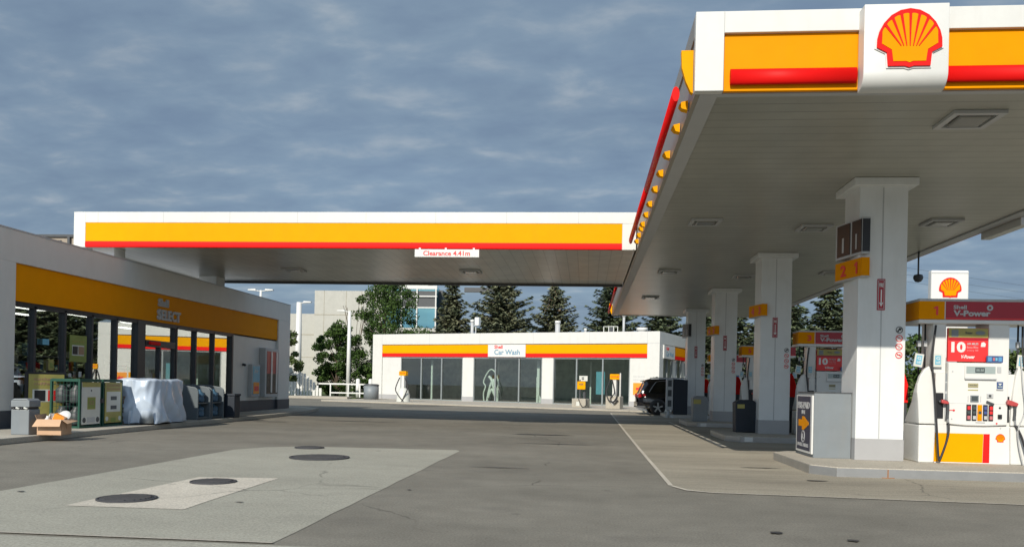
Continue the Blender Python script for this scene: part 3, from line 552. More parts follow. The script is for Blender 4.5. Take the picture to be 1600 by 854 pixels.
mb = MB(); plate(mb, -.38, .38, -.031, .1, 1.2, GOLD); plate(mb, -.3, .3, -.0415, .58, .86, PAPER, .003); plate(mb, -.26, -.03, -.045, .6, .84, BLACK, .003); plate(mb, .03, .26, -.045, .6, .84, POSTR, .003)
text(mb, 'exclusive', -.28, .28, -.042, 1.06, 1.13, CARDD, .02, .003); text(mb, 'offers', -.28, .28, -.042, .96, 1.02, CARDD, .02, .003); mb.build('poster', t)
t = thing('cardboard_box', 'open cardboard box with drooping flaps on the pavement beside the square grey bin', 'box', (-10.52, 15.0, .12), radians(8))
mb = MB(); w, dd, h = .235, .20, .31
for a in ((-w, w, -dd, -dd+.008), (-w, w, dd-.008, dd), (-w, -w+.008, -dd, dd), (w-.008, w, -dd, dd)): mb.box(*a, 0, h, CARD)
mb.box(-w, w, -dd, dd, 0, .01, CARDD); mb.build('body', t)
mb = MB(); mb.add([(-w, -dd, h), (w, -dd, h), (w+.03, -dd-.13, h-.13), (-w-.03, -dd-.12, h-.14)], [(0, 1, 2, 3)], CARD); o = mb.build('flap', t); s = o.modifiers.new('s', 'SOLIDIFY'); s.thickness = .006
mb = MB(); mb.add([(w, -dd, h), (w, dd, h), (w+.12, dd, h-.04), (w+.12, -dd, h-.08)], [(0, 1, 2, 3)], CARD); o = mb.build('flap', t); s = o.modifiers.new('s', 'SOLIDIFY'); s.thickness = .006
mb = MB(); mb.add([(-w, -dd, h), (-w, dd, h), (-w-.03, dd, h+.10), (-w-.04, -dd, h+.09)], [(0, 1, 2, 3)], CARDD); o = mb.build('flap', t); s = o.modifiers.new('s', 'SOLIDIFY'); s.thickness = .006
def at_box(x, y, z): v = Matrix.Rotation(radians(8), 4, 'Z') @ Vector((x, y, 0)); return (-10.52+v.x, 15.0+v.y, .12+z)
mb = MB(); mb.box(-.1, .1, -.06, .06, 0, .3, ORNG); mb.box(-.101, .101, -.062, .062, .1, .16, YEL); o = mb.build('carton', bevel=.006); o.location = at_box(.02, -.05, .12); o.rotation_euler = (.1, .45, .3); tag(o, 'orange carton leaning in the open cardboard box', 'carton')
mb = MB(); mb.lathe([(.001, 0), (.07, 0), (.075, .02), (.075, .2), (.03, .27), (.03, .3), (.001, .3)], WHITE2, n=16); o = mb.build('white_jug'); o.location = at_box(-.12, -.06, .08); o.rotation_euler = (.1, .15, 0); tag(o, 'white plastic jug standing at the left inside the cardboard box', 'jug')
mb = MB(); mb.lathe([(.001, 0), (.09, 0), (.12, .03), (.12, .035), (.001, .02)], WHITE2, n=20); o = mb.build('paper_plate'); o.location = at_box(.17, .06, .36); o.rotation_euler = (1.0, .3, 0); tag(o, 'white round plate propped at the right in the cardboard box', 'plate')
mb = MB(); mb.box(-.12, .1, -.03, .03, 0, .34, CARDD); o = mb.build('folded_card'); o.location = at_box(.12, .05, .05); o.rotation_euler = (.2, .3, -.3); tag(o, 'brown folded card sticking up in the cardboard box', 'card')
mb = MB()
for k in range(40):
    a = random.random()*6.28; r = random.random()*.1; mb.T = Matrix.Translation((r*cos(a), r*sin(a), random.random()*.1)) @ Matrix.Rotation(random.random()*3, 4, 'Y') @ Matrix.Rotation(random.random()*3, 4, 'X'); mb.add([(-.05, -.04, 0), (.05, -.05, .01), (.04, .05, 0), (-.04, .04, .015)], [(0, 1, 2, 3)], WHITE2)
o = mb.build('crumpled_paper'); o.location = at_box(-.02, .05, .29); tag(o, 'crumpled white paper on top of the cardboard box', 'paper')
# green gas cages
def cage(y0, lab, left):
    t = thing('gas_cage', lab, 'cage', (-11.30, y0, .12), SR, 'green bottle cages by the shop window')
    w, D, H = .80, .72, 1.10; mb = MB()
    for x in (0, w-.05):
        for y in (0, D-.05): mb.box(x, x+.045, y, y+.045, 0, H, GREEN)
    for z in (0, H-.05): mb.box(.05, w-.05, 0, .04, z, z+.05, GREEN); mb.box(.05, w-.05, D-.04, D, z, z+.05, GREEN); mb.box(0, .04, .05, D-.05, z, z+.05, GREEN); mb.box(w-.04, w, .05, D-.05, z, z+.05, GREEN)
    mb.box(.02, w-.02, .02, D-.02, H-.01, H+.012, GREEN); mb.build('frame', t)
    mb = MB()
    for k in range(1, 9):
        mb.cyl((.01, k*D/9, .05), (.01, k*D/9, H-.05), .004, GREEN, n=5); mb.cyl((.01, .04, k*H/9), (.01, D-.04, k*H/9), .004, GREEN, n=5)
    mb.build('mesh_side', t)
    mb = MB()
    for i in range(2):
        for j in range(2):
            for z in (.06, .56): mb.lathe([(.001, z), (.13, z), (.15, z+.05), (.15, z+.3), (.08, z+.38), (.08, z+.43), (.001, z+.43)], DGREY, (.2+.38*i, .2+.34*j, 0), 14)
    mb.build('gas_bottles', t)
    mb = MB()
    if left:
        plate(mb, .06, .74, -.002, .08, 1.04, PAPER); plate(mb, .06, .74, -.0125, .93, 1.04, GOLD, .003); plate(mb, .26, .56, -.0125, .42, .70, GOLD, .003); plate(mb, .28, .54, -.016, .44, .68, LIME, .002); text(mb, 'ICE', .33, .49, -.0185, .53, .62, CARDD, .02, .002)
        mb.disc((.4, -.0125, .85), .02, BLACK); mb.disc((.15, -.0125, .18), .06, DGREY); mb.disc((.65, -.0125, .18), .06, DGREY); plate(mb, .25, .55, -.0125, .12, .24, LGREY, .003)
    else:
        plate(mb, .06, .74, -.002, .08, 1.04, GOLD); plate(mb, .12, .68, -.0125, .34, .82, PAPER, .003); text(mb, 'EXCHANGE', .12, .68, -.0125, .94, 1.0, CARDD, .02, .002); text(mb, 'PROPANE', .12, .68, -.0125, .85, .91, CARDD, .02, .002)
        plate(mb, .28, .52, -.016, .62, .71, DGREY, .003); plate(mb, .28, .52, -.016, .40, .49, DGREY, .003); mb.disc((.14, -.0125, .18), .055, PAPER); mb.disc((.66, -.0125, .18), .055, PAPER); plate(mb, .3, .5, -.0125, .1, .2, LIME, .003)
    mb.build('door_poster', t)
    if left: mb = MB(); mb.box(.76, .86, -.03, 0, .56, .66, BLACK); mb.build('lock', t)
cage(16.95, 'left green bottle cage with mostly white poster on its door', True)
cage(17.82, 'right green bottle cage with gold poster on its door', False)
# firewood and tarp-covered pallet
t = thing('firewood_bundles', 'low stack of wrapped firewood bundles between the green cage and the tarp', 'firewood', (-11.65, 18.75, .12), SR)
for k in range(3):
    for j in range(2):
        mb = MB()
        for q in range(7): a = q*.9; mb.cyl((.02+.0*q+.14+.07*cos(a), 0, .12+.24*k+.07*sin(a)), (.02+.14+.07*cos(a), .4, .12+.24*k+.07*sin(a)), .04, WOOD, n=6)
        o = mb.build('bundle', t); o.location = (.28*j-.1, -.3+random.uniform(-.03, .03), 0)
def tarp():
    w, D, H = 1.75, 1.05, 1.12; nx, ny, nz = 46, 22, 30; vs = []; fs = []; idx = {}
    def add(u, v):   # u around perimeter 0..1, v 0 bottom..1 top
        return None
    per = []
    import math as m_
    def sup(a):
        c_, s_ = cos(a), sin(a); n_ = 5.0
        r = (abs(c_)**n_+abs(s_)**n_)**(-1/n_); return c_*r*w/2, s_*r*D/2
    na = 150; rings = []
    for j in range(nz+1):
        v = j/nz; z = H*(1-v); ring = []
        for i in range(na):
            a = 2*pi*i/na; x, y = sup(a)
            fl = 1+.10*v**1.5; f = noise.noise(Vector((x*3.2+z*1.4, y*3, z*1.3)))*.06*(0.3+v)+(.10-abs(noise.noise(Vector((x*2.2+z*1.6, y*2.2, z*.8+9))))*.42)*v*.8+(.03-abs(noise.noise(Vector((x*5-z*1.5, y*5, z*.5+2))))*.13)*.7
            l_ = math.hypot(x, y); px = x*fl+x/l_*f; py = y*fl+y/l_*f
            zz_ = z+noise.noise(Vector((x*3, y*3, 3)))*.05*(v**2)
            if j == nz: zz_ = max(.0, .03+.10*max(0, noise.noise(Vector((x*2, y*2, 8))))+(.33 if (x < -.70 and y < 0) else 0))
            if j == 0: zz_ = H-.02
            ring.append((px, py, zz_))
        rings.append(ring)
    for r_ in rings: vs += r_
    for j in range(nz):
        for i in range(na): fs.append((j*na+i, (j+1)*na+i, (j+1)*na+(i+1) % na, j*na+(i+1) % na))
    prev = 0
    for k in range(1, 7):
        s_ = 1-k/7; b = len(vs)
        for i in range(na): x, y, z = rings[0][i]; vs.append((x*s_, y*s_, H+.02+noise.noise(Vector((x*s_*3, y*s_*3, 1)))*.05))
        for i in range(na): fs.append((prev+i, prev+(i+1) % na, b+(i+1) % na, b+i))
        prev = b
    vs.append((0, 0, H+.03)); fs += [(prev+i, prev+(i+1) % na, len(vs)-1) for i in range(na)]
    mb = MB(); mb.add(vs, fs, TARP, True); return mb.build('tarpaulin')
TARP = M('tarp_plastic', (.48, .56, .66), .25, nz=.06, grime=.15)
o = tarp(); o.location = (-11.22, 19.72, .12); o.rotation_euler[2] = SR; tag(o, 'pale blue-grey plastic tarpaulin draped over a pallet in front of the shop', 'tarpaulin')
# water racks
def rack(y0, lab):
    t = thing('water_rack', lab, 'bottle rack', (-10.95, y0, .12), SR, 'grey water bottle racks by the shop wall')
    prof = [(0, 0), (0, .80), (.03, .88), (.1, .93), (.55, 1.0), (.8, 1.0), (.8, 0)]
    for x in (0, .74): mb = MB(); mb.prism([(a, b) for a, b in prof], x, x+.06, 'x', RACKG); mb.build('side_panel', t, bevel=.02)
    mb = MB(); mb.box(.06, .74, .05, .78, .02, .07, RACKG); mb.box(.06, .74, .05, .78, .45, .49, RACKG); mb.box(.06, .74, .55, .78, .94, .98, RACKG); mb.box(.06, .74, .74, .78, .07, .94, DGREY); mb.build('shelf', t)
    mb = MB()
    for x in (.22, .56):
        for z in (.08, .50): mb.lathe([(.001, 0), (.13, 0), (.14, .03), (.14, .12), (.125, .14), (.14, .16), (.14, .24), (.04, .32), (.04, .36), (.001, .36)], WATER, (x, .24, z), 14)
    mb.build('water_bottles', t)
rack(21.75, 'grey curved-side water bottle rack nearer the tarpaulin'); rack(22.62, 'second grey water bottle rack, next to the tall dark bin')
t = thing('dark_bin', 'narrow dark navy bin with a handle, right of the water racks', 'litter bin', (-10.86, 23.75, .12), SR)
mb = MB(); mb.box(-.2, .2, -.17, .17, 0, .66, NAVY); mb.build('body', t, bevel=.02); mb = MB(); mb.box(-.22, .22, -.19, .19, .66, .73, NAVY); mb.build('lid', t, bevel=.015); mb = MB(); mb.box(.2, .27, -.1, .1, .42, .46, BLACK); mb.build('handle', t)
# ------------------------------------------------------------------ car wash
RW = -radians(21.1)
cw = thing('car_wash', 'low white car wash building with yellow and red stripe and three glass bays', 'building', (-15.91, 58.5, 0), RW)
mb = MB(); ZC = 4.86
mb.box(0, 21.95, 0, .3, 4.10, ZC, WHITE); mb.box(0, .85, 0, .3, .05, 4.1, WHITE); mb.box(21.15, 21.95, 0, .3, .05, 4.1, WHITE)
for a, b in ((.85, 2.48), (7.71, 8.59), (13.86, 14.68), (20.0, 21.15)): mb.box(a, b, .10, .3, .05, 3.18, WHITE)
mb.box(.85, 21.15, .10, .3, 3.18, 4.1, WHITE)
mb.box(0, .3, .3, 9, .05, ZC, WHITE); mb.box(0, 21.95, 9, 9.3, .05, ZC, LGREY); mb.box(.3, 21.6, .3, 9, 4.3, 4.4, LGREY)
mb.box(21.65, 21.95, .3, 9, 4.1, ZC, WHITE); mb.box(21.65, 21.95, .3, .9, .05, 4.1, WHITE); mb.box(21.65, 21.95, 7.8, 9, .05, 4.1, WHITE); mb.build('wall', cw, bevel=.01)
pieces('plinth', cw, [(-.005, .84, -.012, .1, .06, .42), (21.16, 21.955, -.012, .1, .06, .42)]+[(a, b, .088, .15, .06, .42) for a, b in ((.86, 2.49), (7.70, 8.60), (13.85, 14.69), (19.99, 21.14))], COLG)
mb = MB(); mb.box(.86, 21.14, .03, .099, 3.46, 4.05, YELB); mb.box(.86, 21.14, .05, .099, 4.05, 4.10, DGREY); mb.build('yellow_band', cw); mb = MB(); mb.box(.86, 21.14, .02, .099, 3.21, 3.458, RED); mb.build('red_band', cw)
mb = MB(); [mb.box(x, x+.02, -.003, -.0003, 4.1, ZC, LGREY) for x in (.82, 4.96, 9.1, 13.2, 17.25, 21.13)]; mb.box(21.1, 21.96, -.003, -.0003, 4.10, 4.12, LGREY); mb.build('seam', cw)
mb = MB(); mb.box(9.79, 12.66, -.03, .02, 3.215, 4.06, WHITE2); s0 = mb.build('sign', cw); BLT = M('sign_blue', (.12, .25, .36), .5)
mb = MB(); text(mb, 'Shell', 10.28, 10.92, -.031, 3.78, 4.02, POSTR, .03); text(mb, 'Car Wash', 10.28, 12.25, -.031, 3.36, 3.72, BLT, .02); mb.build('lettering', s0)
for a, b, ms in ((2.49, 7.70, (4.24, 5.97)), (8.60, 13.85, (10.31, 12.13)), (14.69, 19.99, (16.34, 18.16))):
    mb = MB()
    for x in ms: mb.box(x-.045, x+.045, .12, .26, .12, 3.12, MULL)
    mb.box(a, b, .12, .26, 3.10, 3.18, MULL); mb.box(a, b, .12, .26, .05, .16, MULL); mb.box(a, a+.05, .12, .26, .16, 3.10, MULL); mb.box(b-.05, b, .12, .26, .16, 3.10, MULL); wf = mb.build('window_frame', cw)
    xs = [a+.05, ms[0], ms[1], b-.05]
    for k in range(3): mb = MB(); mb.add([(xs[k]+.045, .2, .16), (xs[k+1]-.045, .2, .16), (xs[k+1]-.045, .2, 3.1), (xs[k]+.045, .2, 3.1)], [(0, 1, 2, 3)], G_WASH); mb.build('pane', wf)
WI = M('wash_interior', (.42, .48, .43), .7, nz=.25); WPOST = M('wash_steel', (.74, .77, .75), .5)
mb = MB(); mb.box(.3, 21.6, 6.5, 6.6, .05, 4.3, WI); mb.box(.3, 21.6, .3, 9, .055, .07, WI); mb.build('interior', cw)
mb = MB()
for x, y, w in ((4.6, .9, .12), (6.9, 1.6, .05), (13.05, 1.1, .18), (12.6, 2.0, .1), (9.0, 3, .1), (16.2, 3.0, .1), (19.6, 1.2, .15)): mb.box(x, x+w, y, y+w, .07, 3.0, WPOST)
mb.prism([(13.1, .07), (13.6, .07), (13.2, .7)], 1.1, 1.15, 'y', WPOST); mb.box(17.4, 18.0, 1.0, 1.05, .8, 2.3, CYAN); mb.build('wash_posts', cw)
bc = thing('wash_brush', 'pale upright frame of a wash machine seen behind the middle glass bay', 'wash machine', (-15.91+9.6*cos(RW)-.9*sin(RW), 58.5+9.6*sin(RW)+.9*cos(RW), .07), RW)
mb = MB(); mb.tube([(-.55, 0, 0), (-.6, 0, .6), (-.45, 0, 1.1), (-.62, 0, 1.4), (-.35, 0, 2.0), (0, 0, 2.3), (.35, 0, 2.0), (.6, 0, 1.3), (.45, 0, .9), (.6, 0, .5), (.5, 0, 0)], .05, WPOST); mb.tube([(-.3, .1, .3), (0, .1, .9), (.3, .1, .4), (0, .1, 1.5), (-.25, .1, 1.8)], .10, WPOST); mb.tube([(-.4, .15, 0), (-.2, .15, 1.0), (.1, .15, 1.6), (.3, .15, .8), (.4, .15, 0)], .08, WPOST); mb.build('frame', bc)
# right side
mb = MB(); mb.box(21.955, 21.99, .9, 7.8, 3.46, 4.02, YEL); mb.build('yellow_band', cw); mb = MB(); mb.box(21.955, 21.985, .9, 7.8, 3.22, 3.458, RED); mb.build('red_band', cw)
mb = MB(); mb.box(21.955, 22.02, .78, 3.4, 3.20, 4.05, WHITE2); s1 = mb.build('sign', cw)
mb = MB(); mb.T = Matrix.Translation((22.021, 0, 0)) @ Matrix.Rotation(pi/2, 4, 'Z'); text(mb, 'Shell', 1.3, 1.9, 0, 3.75, 3.95, POSTR, .03); text(mb, 'Car Wash', 1.3, 3.1, 0, 3.35, 3.66, BLT, .02); mb.build('lettering', s1)
mb = MB(); [mb.box(21.7, 21.85, y, y+.12, .05, 4.1, MULL) for y in (2.2, 3.4, 4.6, 5.8, 7.0)]; mb.box(21.74, 21.78, 5.92, 6.98, .05, 3.2, WHITE2); mb.box(21.74, 21.78, 3.52, 4.58, .05, 3.2, WHITE2); mb.build('bay_frame', cw)
# notice on the right wall
mb = MB(); text(mb, 'NO IDLING', 20.25, 21.0, .098, 1.95, 2.05, LGREY, .01); text(mb, 'entrance this way', 20.25, 21.2, .098, 1.75, 1.86, LGREY, .01); mb.box(20.25, 20.95, .06, .098, .85, 1.6, ORNG); mb.prism([(20.45, 1.15), (20.45, 1.3), (20.65, 1.3), (20.65, 1.4), (20.85, 1.22), (20.65, 1.05), (20.65, 1.15)], .05, .059, 'y', POSTR); mb.build('notice', cw)
# roof gear
def wpt(u, v, z=0): return (-15.91+u*cos(RW)-v*sin(RW), 58.5+u*sin(RW)+v*cos(RW), z)
def vent(u, v, h, r, cap, lab, nm='roof_vent'):
    t = thing(nm, lab, 'vent pipe', wpt(u, v, 4.4), RW, 'vent pipes on the car wash roof')
    mb = MB(); mb.cyl((0, 0, 0), (0, 0, h), r, LGREY, n=12); mb.build('pipe', t); mb = MB(); mb.cyl((0, 0, h), (0, 0, h+.18), r*cap, WHITE2, n=12); mb.build('cap', t)
vent(6.8, 3, 1.5, .12, 1.3, 'tall thin bent vent pipe on the left half of the car wash roof')
vent(13.7, 3, 1.3, .18, 1.15, 'thick grey flue pipe on the car wash roof between two spruces')
vent(15.8, 3, .75, .08, 1.2, 'thinnest short vent pipe on the car wash roof')
vent(18.9, 2, 1.6, .08, 1.6, 'slim white vent pipe with round cap behind the right end of the car wash roof')
vent(20.6, .6, .55, .30, 1.2, 'stubby white capped vent at the right corner of the car wash roof')
t = thing('roof_box', 'white box fitting beside the thin bent pipe on the car wash roof', 'roof equipment', wpt(7.1, 3, 4.4), RW); mb = MB(); mb.cyl((0, 0, 0), (0, 0, 1.4), .04, LGREY); mb.build('post', t); mb = MB(); mb.box(-.02, .32, -.15, .15, 1.25, 1.85, WHITE2); mb.build('box', t)
t = thing('roof_hatch', 'small ladder frame standing on the right half of the car wash roof', 'roof ladder', wpt(17.5, 2, 4.4), RW); mb = MB()
for x in (0, .35, .7, .98): mb.cyl((x, 0, 0), (x, 0, .95), .03, PAPER, n=6)
mb.cyl((0, 0, .95), (.98, 0, .95), .03, PAPER, n=6); mb.box(.35, .7, .02, .05, .1, .9, DGREY); mb.build('rails', t)
# vacuums
def hose(mb, pts, r=.035): mb.tube(pts, r, RUB, n=6)
t = thing('vacuum_station', 'leftmost vacuum post with yellow head and tangled hose in front of the first glass bay', 'vacuum', (-11.6, 50.2, .02), RW, 'vacuum stations before the car wash')
mb = MB(); mb.lathe([(.45, 0), (.42, .5), (.3, .85), (.15, .95)], PAPER, n=14); mb.build('base', t); mb = MB(); mb.box(-.1, .1, -.1, .1, .9, 1.75, WHITE2); mb.build('post', t); mb = MB(); mb.box(-.28, .24, -.12, .12, 1.74, 2.02, YELB); text(mb, 'VACUUM', -.24, .2, -.121, 1.84, 1.93, POSTR, .02); mb.build('head', t)
mb = MB(); hose(mb, [(.2, -.15, 1.6), (.45, -.2, 1.0), (.3, -.35, .4), (.05, -.4, .05), (-.6, -.4, .03)]); hose(mb, [(-.2, -.15, 1.6), (-.4, -.3, .9), (-.1, -.45, .5), (.3, -.45, .1)]); mb.build('hose', t)
t = thing('air_station', 'concrete-based air post with white and yellow notices left of the other vacuum', 'air station', (-.25, 45.9, .09), RW, 'vacuum stations before the car wash')
mb = MB(); mb.box(-.42, .42, -.35, .35, 0, .52, PAVE); mb.build('base', t, bevel=.02); mb = MB(); mb.box(-.1, -.03, -.04, .04, .52, 1.6, DGREY); mb.box(.16, .26, -.1, .1, .52, .9, DGREY); mb.build('post', t)
mb = MB(); mb.box(-.22, .27, -.06, -.02, 1.05, 1.5, YELB); text(mb, 'AIR', -.12, .17, -.061, 1.28, 1.4, DGREY, .02); mb.build('yellow_notice', t); mb = MB(); mb.box(-.12, .38, -.02, .02, 1.52, 1.82, PAPER); text(mb, '$', .02, .18, -.021, 1.58, 1.76, DGREY, .02); mb.build('white_notice', t)
mb = MB(); hose(mb, [(.0, -.36, .5), (.1, -.45, .3), (.3, -.45, .05), (.5, -.4, .2), (.42, -.3, .5)], .025); mb.box(-.15, .05, -.362, -.351, .1, .35, PAPER); mb.build('hose', t)
t = thing('vacuum_station', 'right vacuum with yellow head, twin black hoses and pale base near the black car', 'vacuum', (1.62, 45.0, .09), RW, 'vacuum stations before the car wash')
mb = MB(); mb.box(-.42, .42, -.3, .3, 0, .7, PAVE); mb.build('base', t, bevel=.03); mb = MB(); mb.box(-.1, .12, -.1, .1, .7, 1.65, WHITE2); mb.box(.3, .36, -.05, .05, .7, 2.0, WHITE2); mb.build('post', t); mb = MB(); mb.box(-.24, .30, -.14, .14, 1.64, 1.94, YELB); text(mb, 'VACUUM', -.2, .26, -.141, 1.75, 1.84, POSTR, .02); mb.build('head', t)
mb = MB(); hose(mb, [(-.2, -.12, 1.65), (-.38, -.3, 1.0), (-.2, -.42, .5), (.1, -.42, .42), (.3, -.4, .8), (.25, -.2, 1.6)]); hose(mb, [(-.1, -.15, 1.6), (.1, -.3, .9), (-.1, -.4, .6), (.1, -.42, .3), (.35, -.4, .5)]); mb.build('hose', t)
o = MB().box(-.2, .2, -.01, 0, -.2, .2, WHITE2).build('diamond_sign'); o.location = (1.55, 44.66, .45); o.rotation_euler = (0, pi/4, RW); o.scale = (.6, 1, .6); tag(o, 'tiny white diamond plate on the base of the right vacuum', 'sign')
t = thing('oil_drum', 'dark grey cylindrical bin standing at the left corner of the car wash', 'bin', (-14.95, 54.8, .09)); mb = MB(); mb.cyl((0, 0, 0), (0, 0, .98), .52, GREY, n=24); mb.build('body', t); mb = MB(); mb.lathe([(.54, .96), (.54, 1.03), (.4, 1.08), (.001, 1.08)], DGREY, n=24); mb.build('lid', t)
# ------------------------------------------------------------------ pump islands
def island(i):
    y0 = 14.08+7.62*i-1.45; y1 = y0+3.1
    mb = MB(); pl = [(3.85, y0), (7.9, y0), (8.2, y0+.3), (8.2, y1-.3), (7.9, y1), (3.85, y1), (3.55, y1-.35), (3.55, y0+.35)]
    mb.prism(pl, 0.0, .15, 'z', PAVE); o = struct(mb, 'pump_island', bevel=.012)
    mb = MB(); pts = [(8.2, y0+.3), (7.9, y0), (3.85, y0), (3.55, y0+.35), (3.55, y1-.35)]
    for a, b in zip(pts, pts[1:]):
        a = Vector(a); b = Vector(b); n = (b-a).orthogonal().normalized(); c = Vector((5.9, (y0+y1)/2))
        if (a+n-c).length < (a-n-c).length: n = -n
        a2 = a+n*.012; b2 = b+n*.012; mb.add([(a.x, a.y, .005), (b.x, b.y, .005), (b2.x, b2.y, .005), (a2.x, a2.y, .005), (a.x, a.y, .135), (b.x, b.y, .135), (b2.x, b2.y, .135), (a2.x, a2.y, .135)], [(0, 1, 2, 3), (7, 6, 5, 4), (3, 2, 6, 7), (0, 3, 7, 4), (1, 5, 6, 2)], STEEL)
    RUST = M('rust', (.30, .12, .03), .8)
    if i == 0: mb.box(4.60, 4.615, y0-.016, y0-.0125, .01, .135, RUST); mb.box(4.52, 4.7, y0-.03, y0-.013, .004, .012, RUST)
    if i in (1, 2): mb.box(3.95, 4.15, y0-.02, y0-.0125, .02, .13, WHITE2)
    struct(mb, 'island_edging')
for i in range(4): island(i)
# ------------------------------------------------------------------ fuel pumps
PX, PZ = 6.42, .15
def pump(y, num, lab):
    t = thing('fuel_pump', lab, 'fuel pump', (PX, y, PZ), 0, 'fuel pumps under the canopy')
    # x positions follow the front view; front face at y = 0
    mb = MB(); mb.box(-.58, .80, 0, .52, 0, .64, WHITE2); mb.build('lower_cabinet', t, bevel=.006)
    mb = MB(); mb.prism([(-.59, .02), (.19, .02), (.20, .50), (-.57, .50)], -.006, -.001, 'y', YELB); mb.build('yellow_panel', t); mb = MB(); mb.prism([(.195, .02), (.30, .02), (.30, .50), (.205, .50)], -.007, -.001, 'y', RED); mb.build('red_stripe', t)
    mb = MB(); pecten(mb, .47, -.001, .37, .15, .006, False); mb.build('shell_emblem', t)
    mb = MB(); mb.cyl((.47, -.004, .60), (.47, 0, .60), .014, LGREY); mb.build('lock', t)
    # side hose housings with curved shoulders
    for s, nm in ((-1, 'side_housing'), (1, 'side_housing')):
        f = (lambda x: x) if s < 0 else (lambda x: .02-x+.0)
        low = [(f(-.85), 0), (f(-.60), 0), (f(-.585), .63), (f(-.85), .63)]
        up = [(f(-.85), .645), (f(-.58), .645), (f(-.59), .9), (f(-.625), 1.25), (f(-.66), 1.5), (f(-.70), 1.62), (f(-.78), 1.56), (f(-.85), 1.44), (f(-.885), 1.30), (f(-.89), 1.18), (f(-.87), 1.0)]
        mb = MB(); mb.prism(up, -.05, .60, 'y', WHITE2)
        def kz(z): return 1.0 if z < .7 else max(.14, 1-.95*((z-.64)/.75)**.8)
        mb.v = [(x, -.05+(y_+.05)*kz(z), z) for x, y_, z in mb.v]
        mb.prism(low, -.05, .60, 'y', WHITE2)
        o = mb.build(nm, t, bevel=.02, seg=3)
        if s > 0: o.location.x = .0
    # nozzle bays
    pieces('bay_wall', t, [(-.58, -.39, 0, .5, .64, 1.5), (.56, .80, 0, .5, .64, 1.5)], WHITE2, .004)
    for a, b, zz0 in ((-.62, -.45, .74), (.46+.0, .60, .70)):
        mb = MB(); mb.box(a, b, -.012, .002, zz0, zz0+.43, BLACK); mb.build('nozzle_bay', t, bevel=.01)
    mb = MB(); mb.box(-.43, -.395, -.008, .0, .70, 1.5, LGREY); [mb.box(-.425, -.40, -.011, -.0085, z, z+.14, GREY) for z in (1.02, 1.2, 1.36)]; mb.build('grey_strip', t)
    # nozzles
    for x, d_ in ((-.50, 1), (.56, 1)):
        mb = MB(); mb.tube([(x-.03, -.04, 1.02), (x+.04*d_, -.07, 1.04), (x+.09*d_, -.07, 1.0), (x+.1*d_, -.06, .86), (x+.09*d_, -.06, .74)], .024, DGREY, n=8); mb.tube([(x+.10*d_, -.06, .86), (x+.105*d_, -.06, .74), (x+.11*d_, -.06, .66)], .018, STEEL, n=8); o = mb.build('nozzle', t); k_ = .6 if x < 0 else .85
        mb = MB(); mb.prism([(x+.02+k_*a, 1.02+k_*b) for a, b in ((-.07, -.02), (.0, -.05), (.12, -.06), (.14, .0), (.05, .04), (-.05, .07))], -.11, -.03, 'y', M('nozzle_red', (.45, .06, .06), .4)); mb.build('nozzle_cover', o, bevel=.012)
    # hoses
    mb = MB(); mb.tube([(-.60, -.02, 2.3), (-.66, -.05, 1.7), (-.63, -.10, 1.2), (-.60, -.13, .6), (-.565, -.14, .10), (-.535, -.14, .09), (-.43, -.12, .38), (-.395, -.10, .56), (-.39, -.06, .68)], .018, RUB, n=8, sub=6); mb.build('hose', t)
    mb = MB(); mb.tube([(.80, .02, 2.3), (.79, -.03, 1.75), (.86, -.08, 1.4), (.90, -.12, .9), (.90, -.14, .4), (.88, -.14, .10), (.84, -.14, .14), (.74, -.12, .48), (.67, -.06, .66)], .018, RUB, n=8, sub=6); mb.build('hose', t)
    mb = MB(); mb.tube([(.74, -.05, 1.8), (.77, -.08, 1.3), (.80, -.1, .9), (.70, -.1, .6), (.72, -.1, .3), (.79, -.1, .0)], .010, LGREY, n=6, sub=6); mb.build('vapour_line', t)
    # central display panel
    mb = MB(); mb.prism([(-.395, .655), (-.1, .635), (.2, .635), (.555, .655), (.555, 1.68), (-.395, 1.68)], -.045, .5, 'y', WHITE2); dp = mb.build('display_panel', t, bevel=.012)
    F = -.046
    mb = MB(); mb.box(-.14, .36, F-.02, F, 1.42, 1.64, WHITE2); mb.box(-.12, .34, F-.023, F-.0205, 1.50, 1.62, SCRN); mb.box(.02, .17, F-.026, F-.0235, 1.515, 1.60, LCD); mb.box(-.14, .36, F-.035, F-.0, 1.405, 1.425, LGREY)
    text(mb, '88.88', .035, .155, F-.0265, 1.535, 1.58, SCRN, .0, .001); mb.build('price_display', dp)
    mb = MB(); mb.box(-.08, .08, F-.008, F, 1.27, 1.34, M('label_gold', (.35, .32, .18), .5)); text(mb, 'regular', -.07, .07, F-.0085, 1.29, 1.32, DGREY, .02, .001); mb.box(-.08, .08, F-.005, F, 1.22, 1.235, GOLD); mb.build('label_strip', dp)
    mb = MB(); mb.box(-.04, .09, F-.012, F, 1.03, 1.14, GREY); mb.box(-.025, .075, F-.014, F-.0125, 1.045, 1.125, LCD); mb.box(-.08, -.07, F-.005, F, 1.03, 1.13, LGREY); mb.box(.12, .13, F-.005, F, 1.03, 1.13, LGREY); mb.build('screen', dp)
    mb = MB(); mb.box(.22, .32, F-.014, F, 1.10, 1.17, LGREY); mb.box(.245, .285, F-.02, F-.0145, 1.115, 1.155, DGREY); mb.prism([(.21, 1.02), (.33, .99), (.33, 1.01), (.22, 1.055)], F-.03, F, 'y', DGREY); mb.build('card_reader', dp)
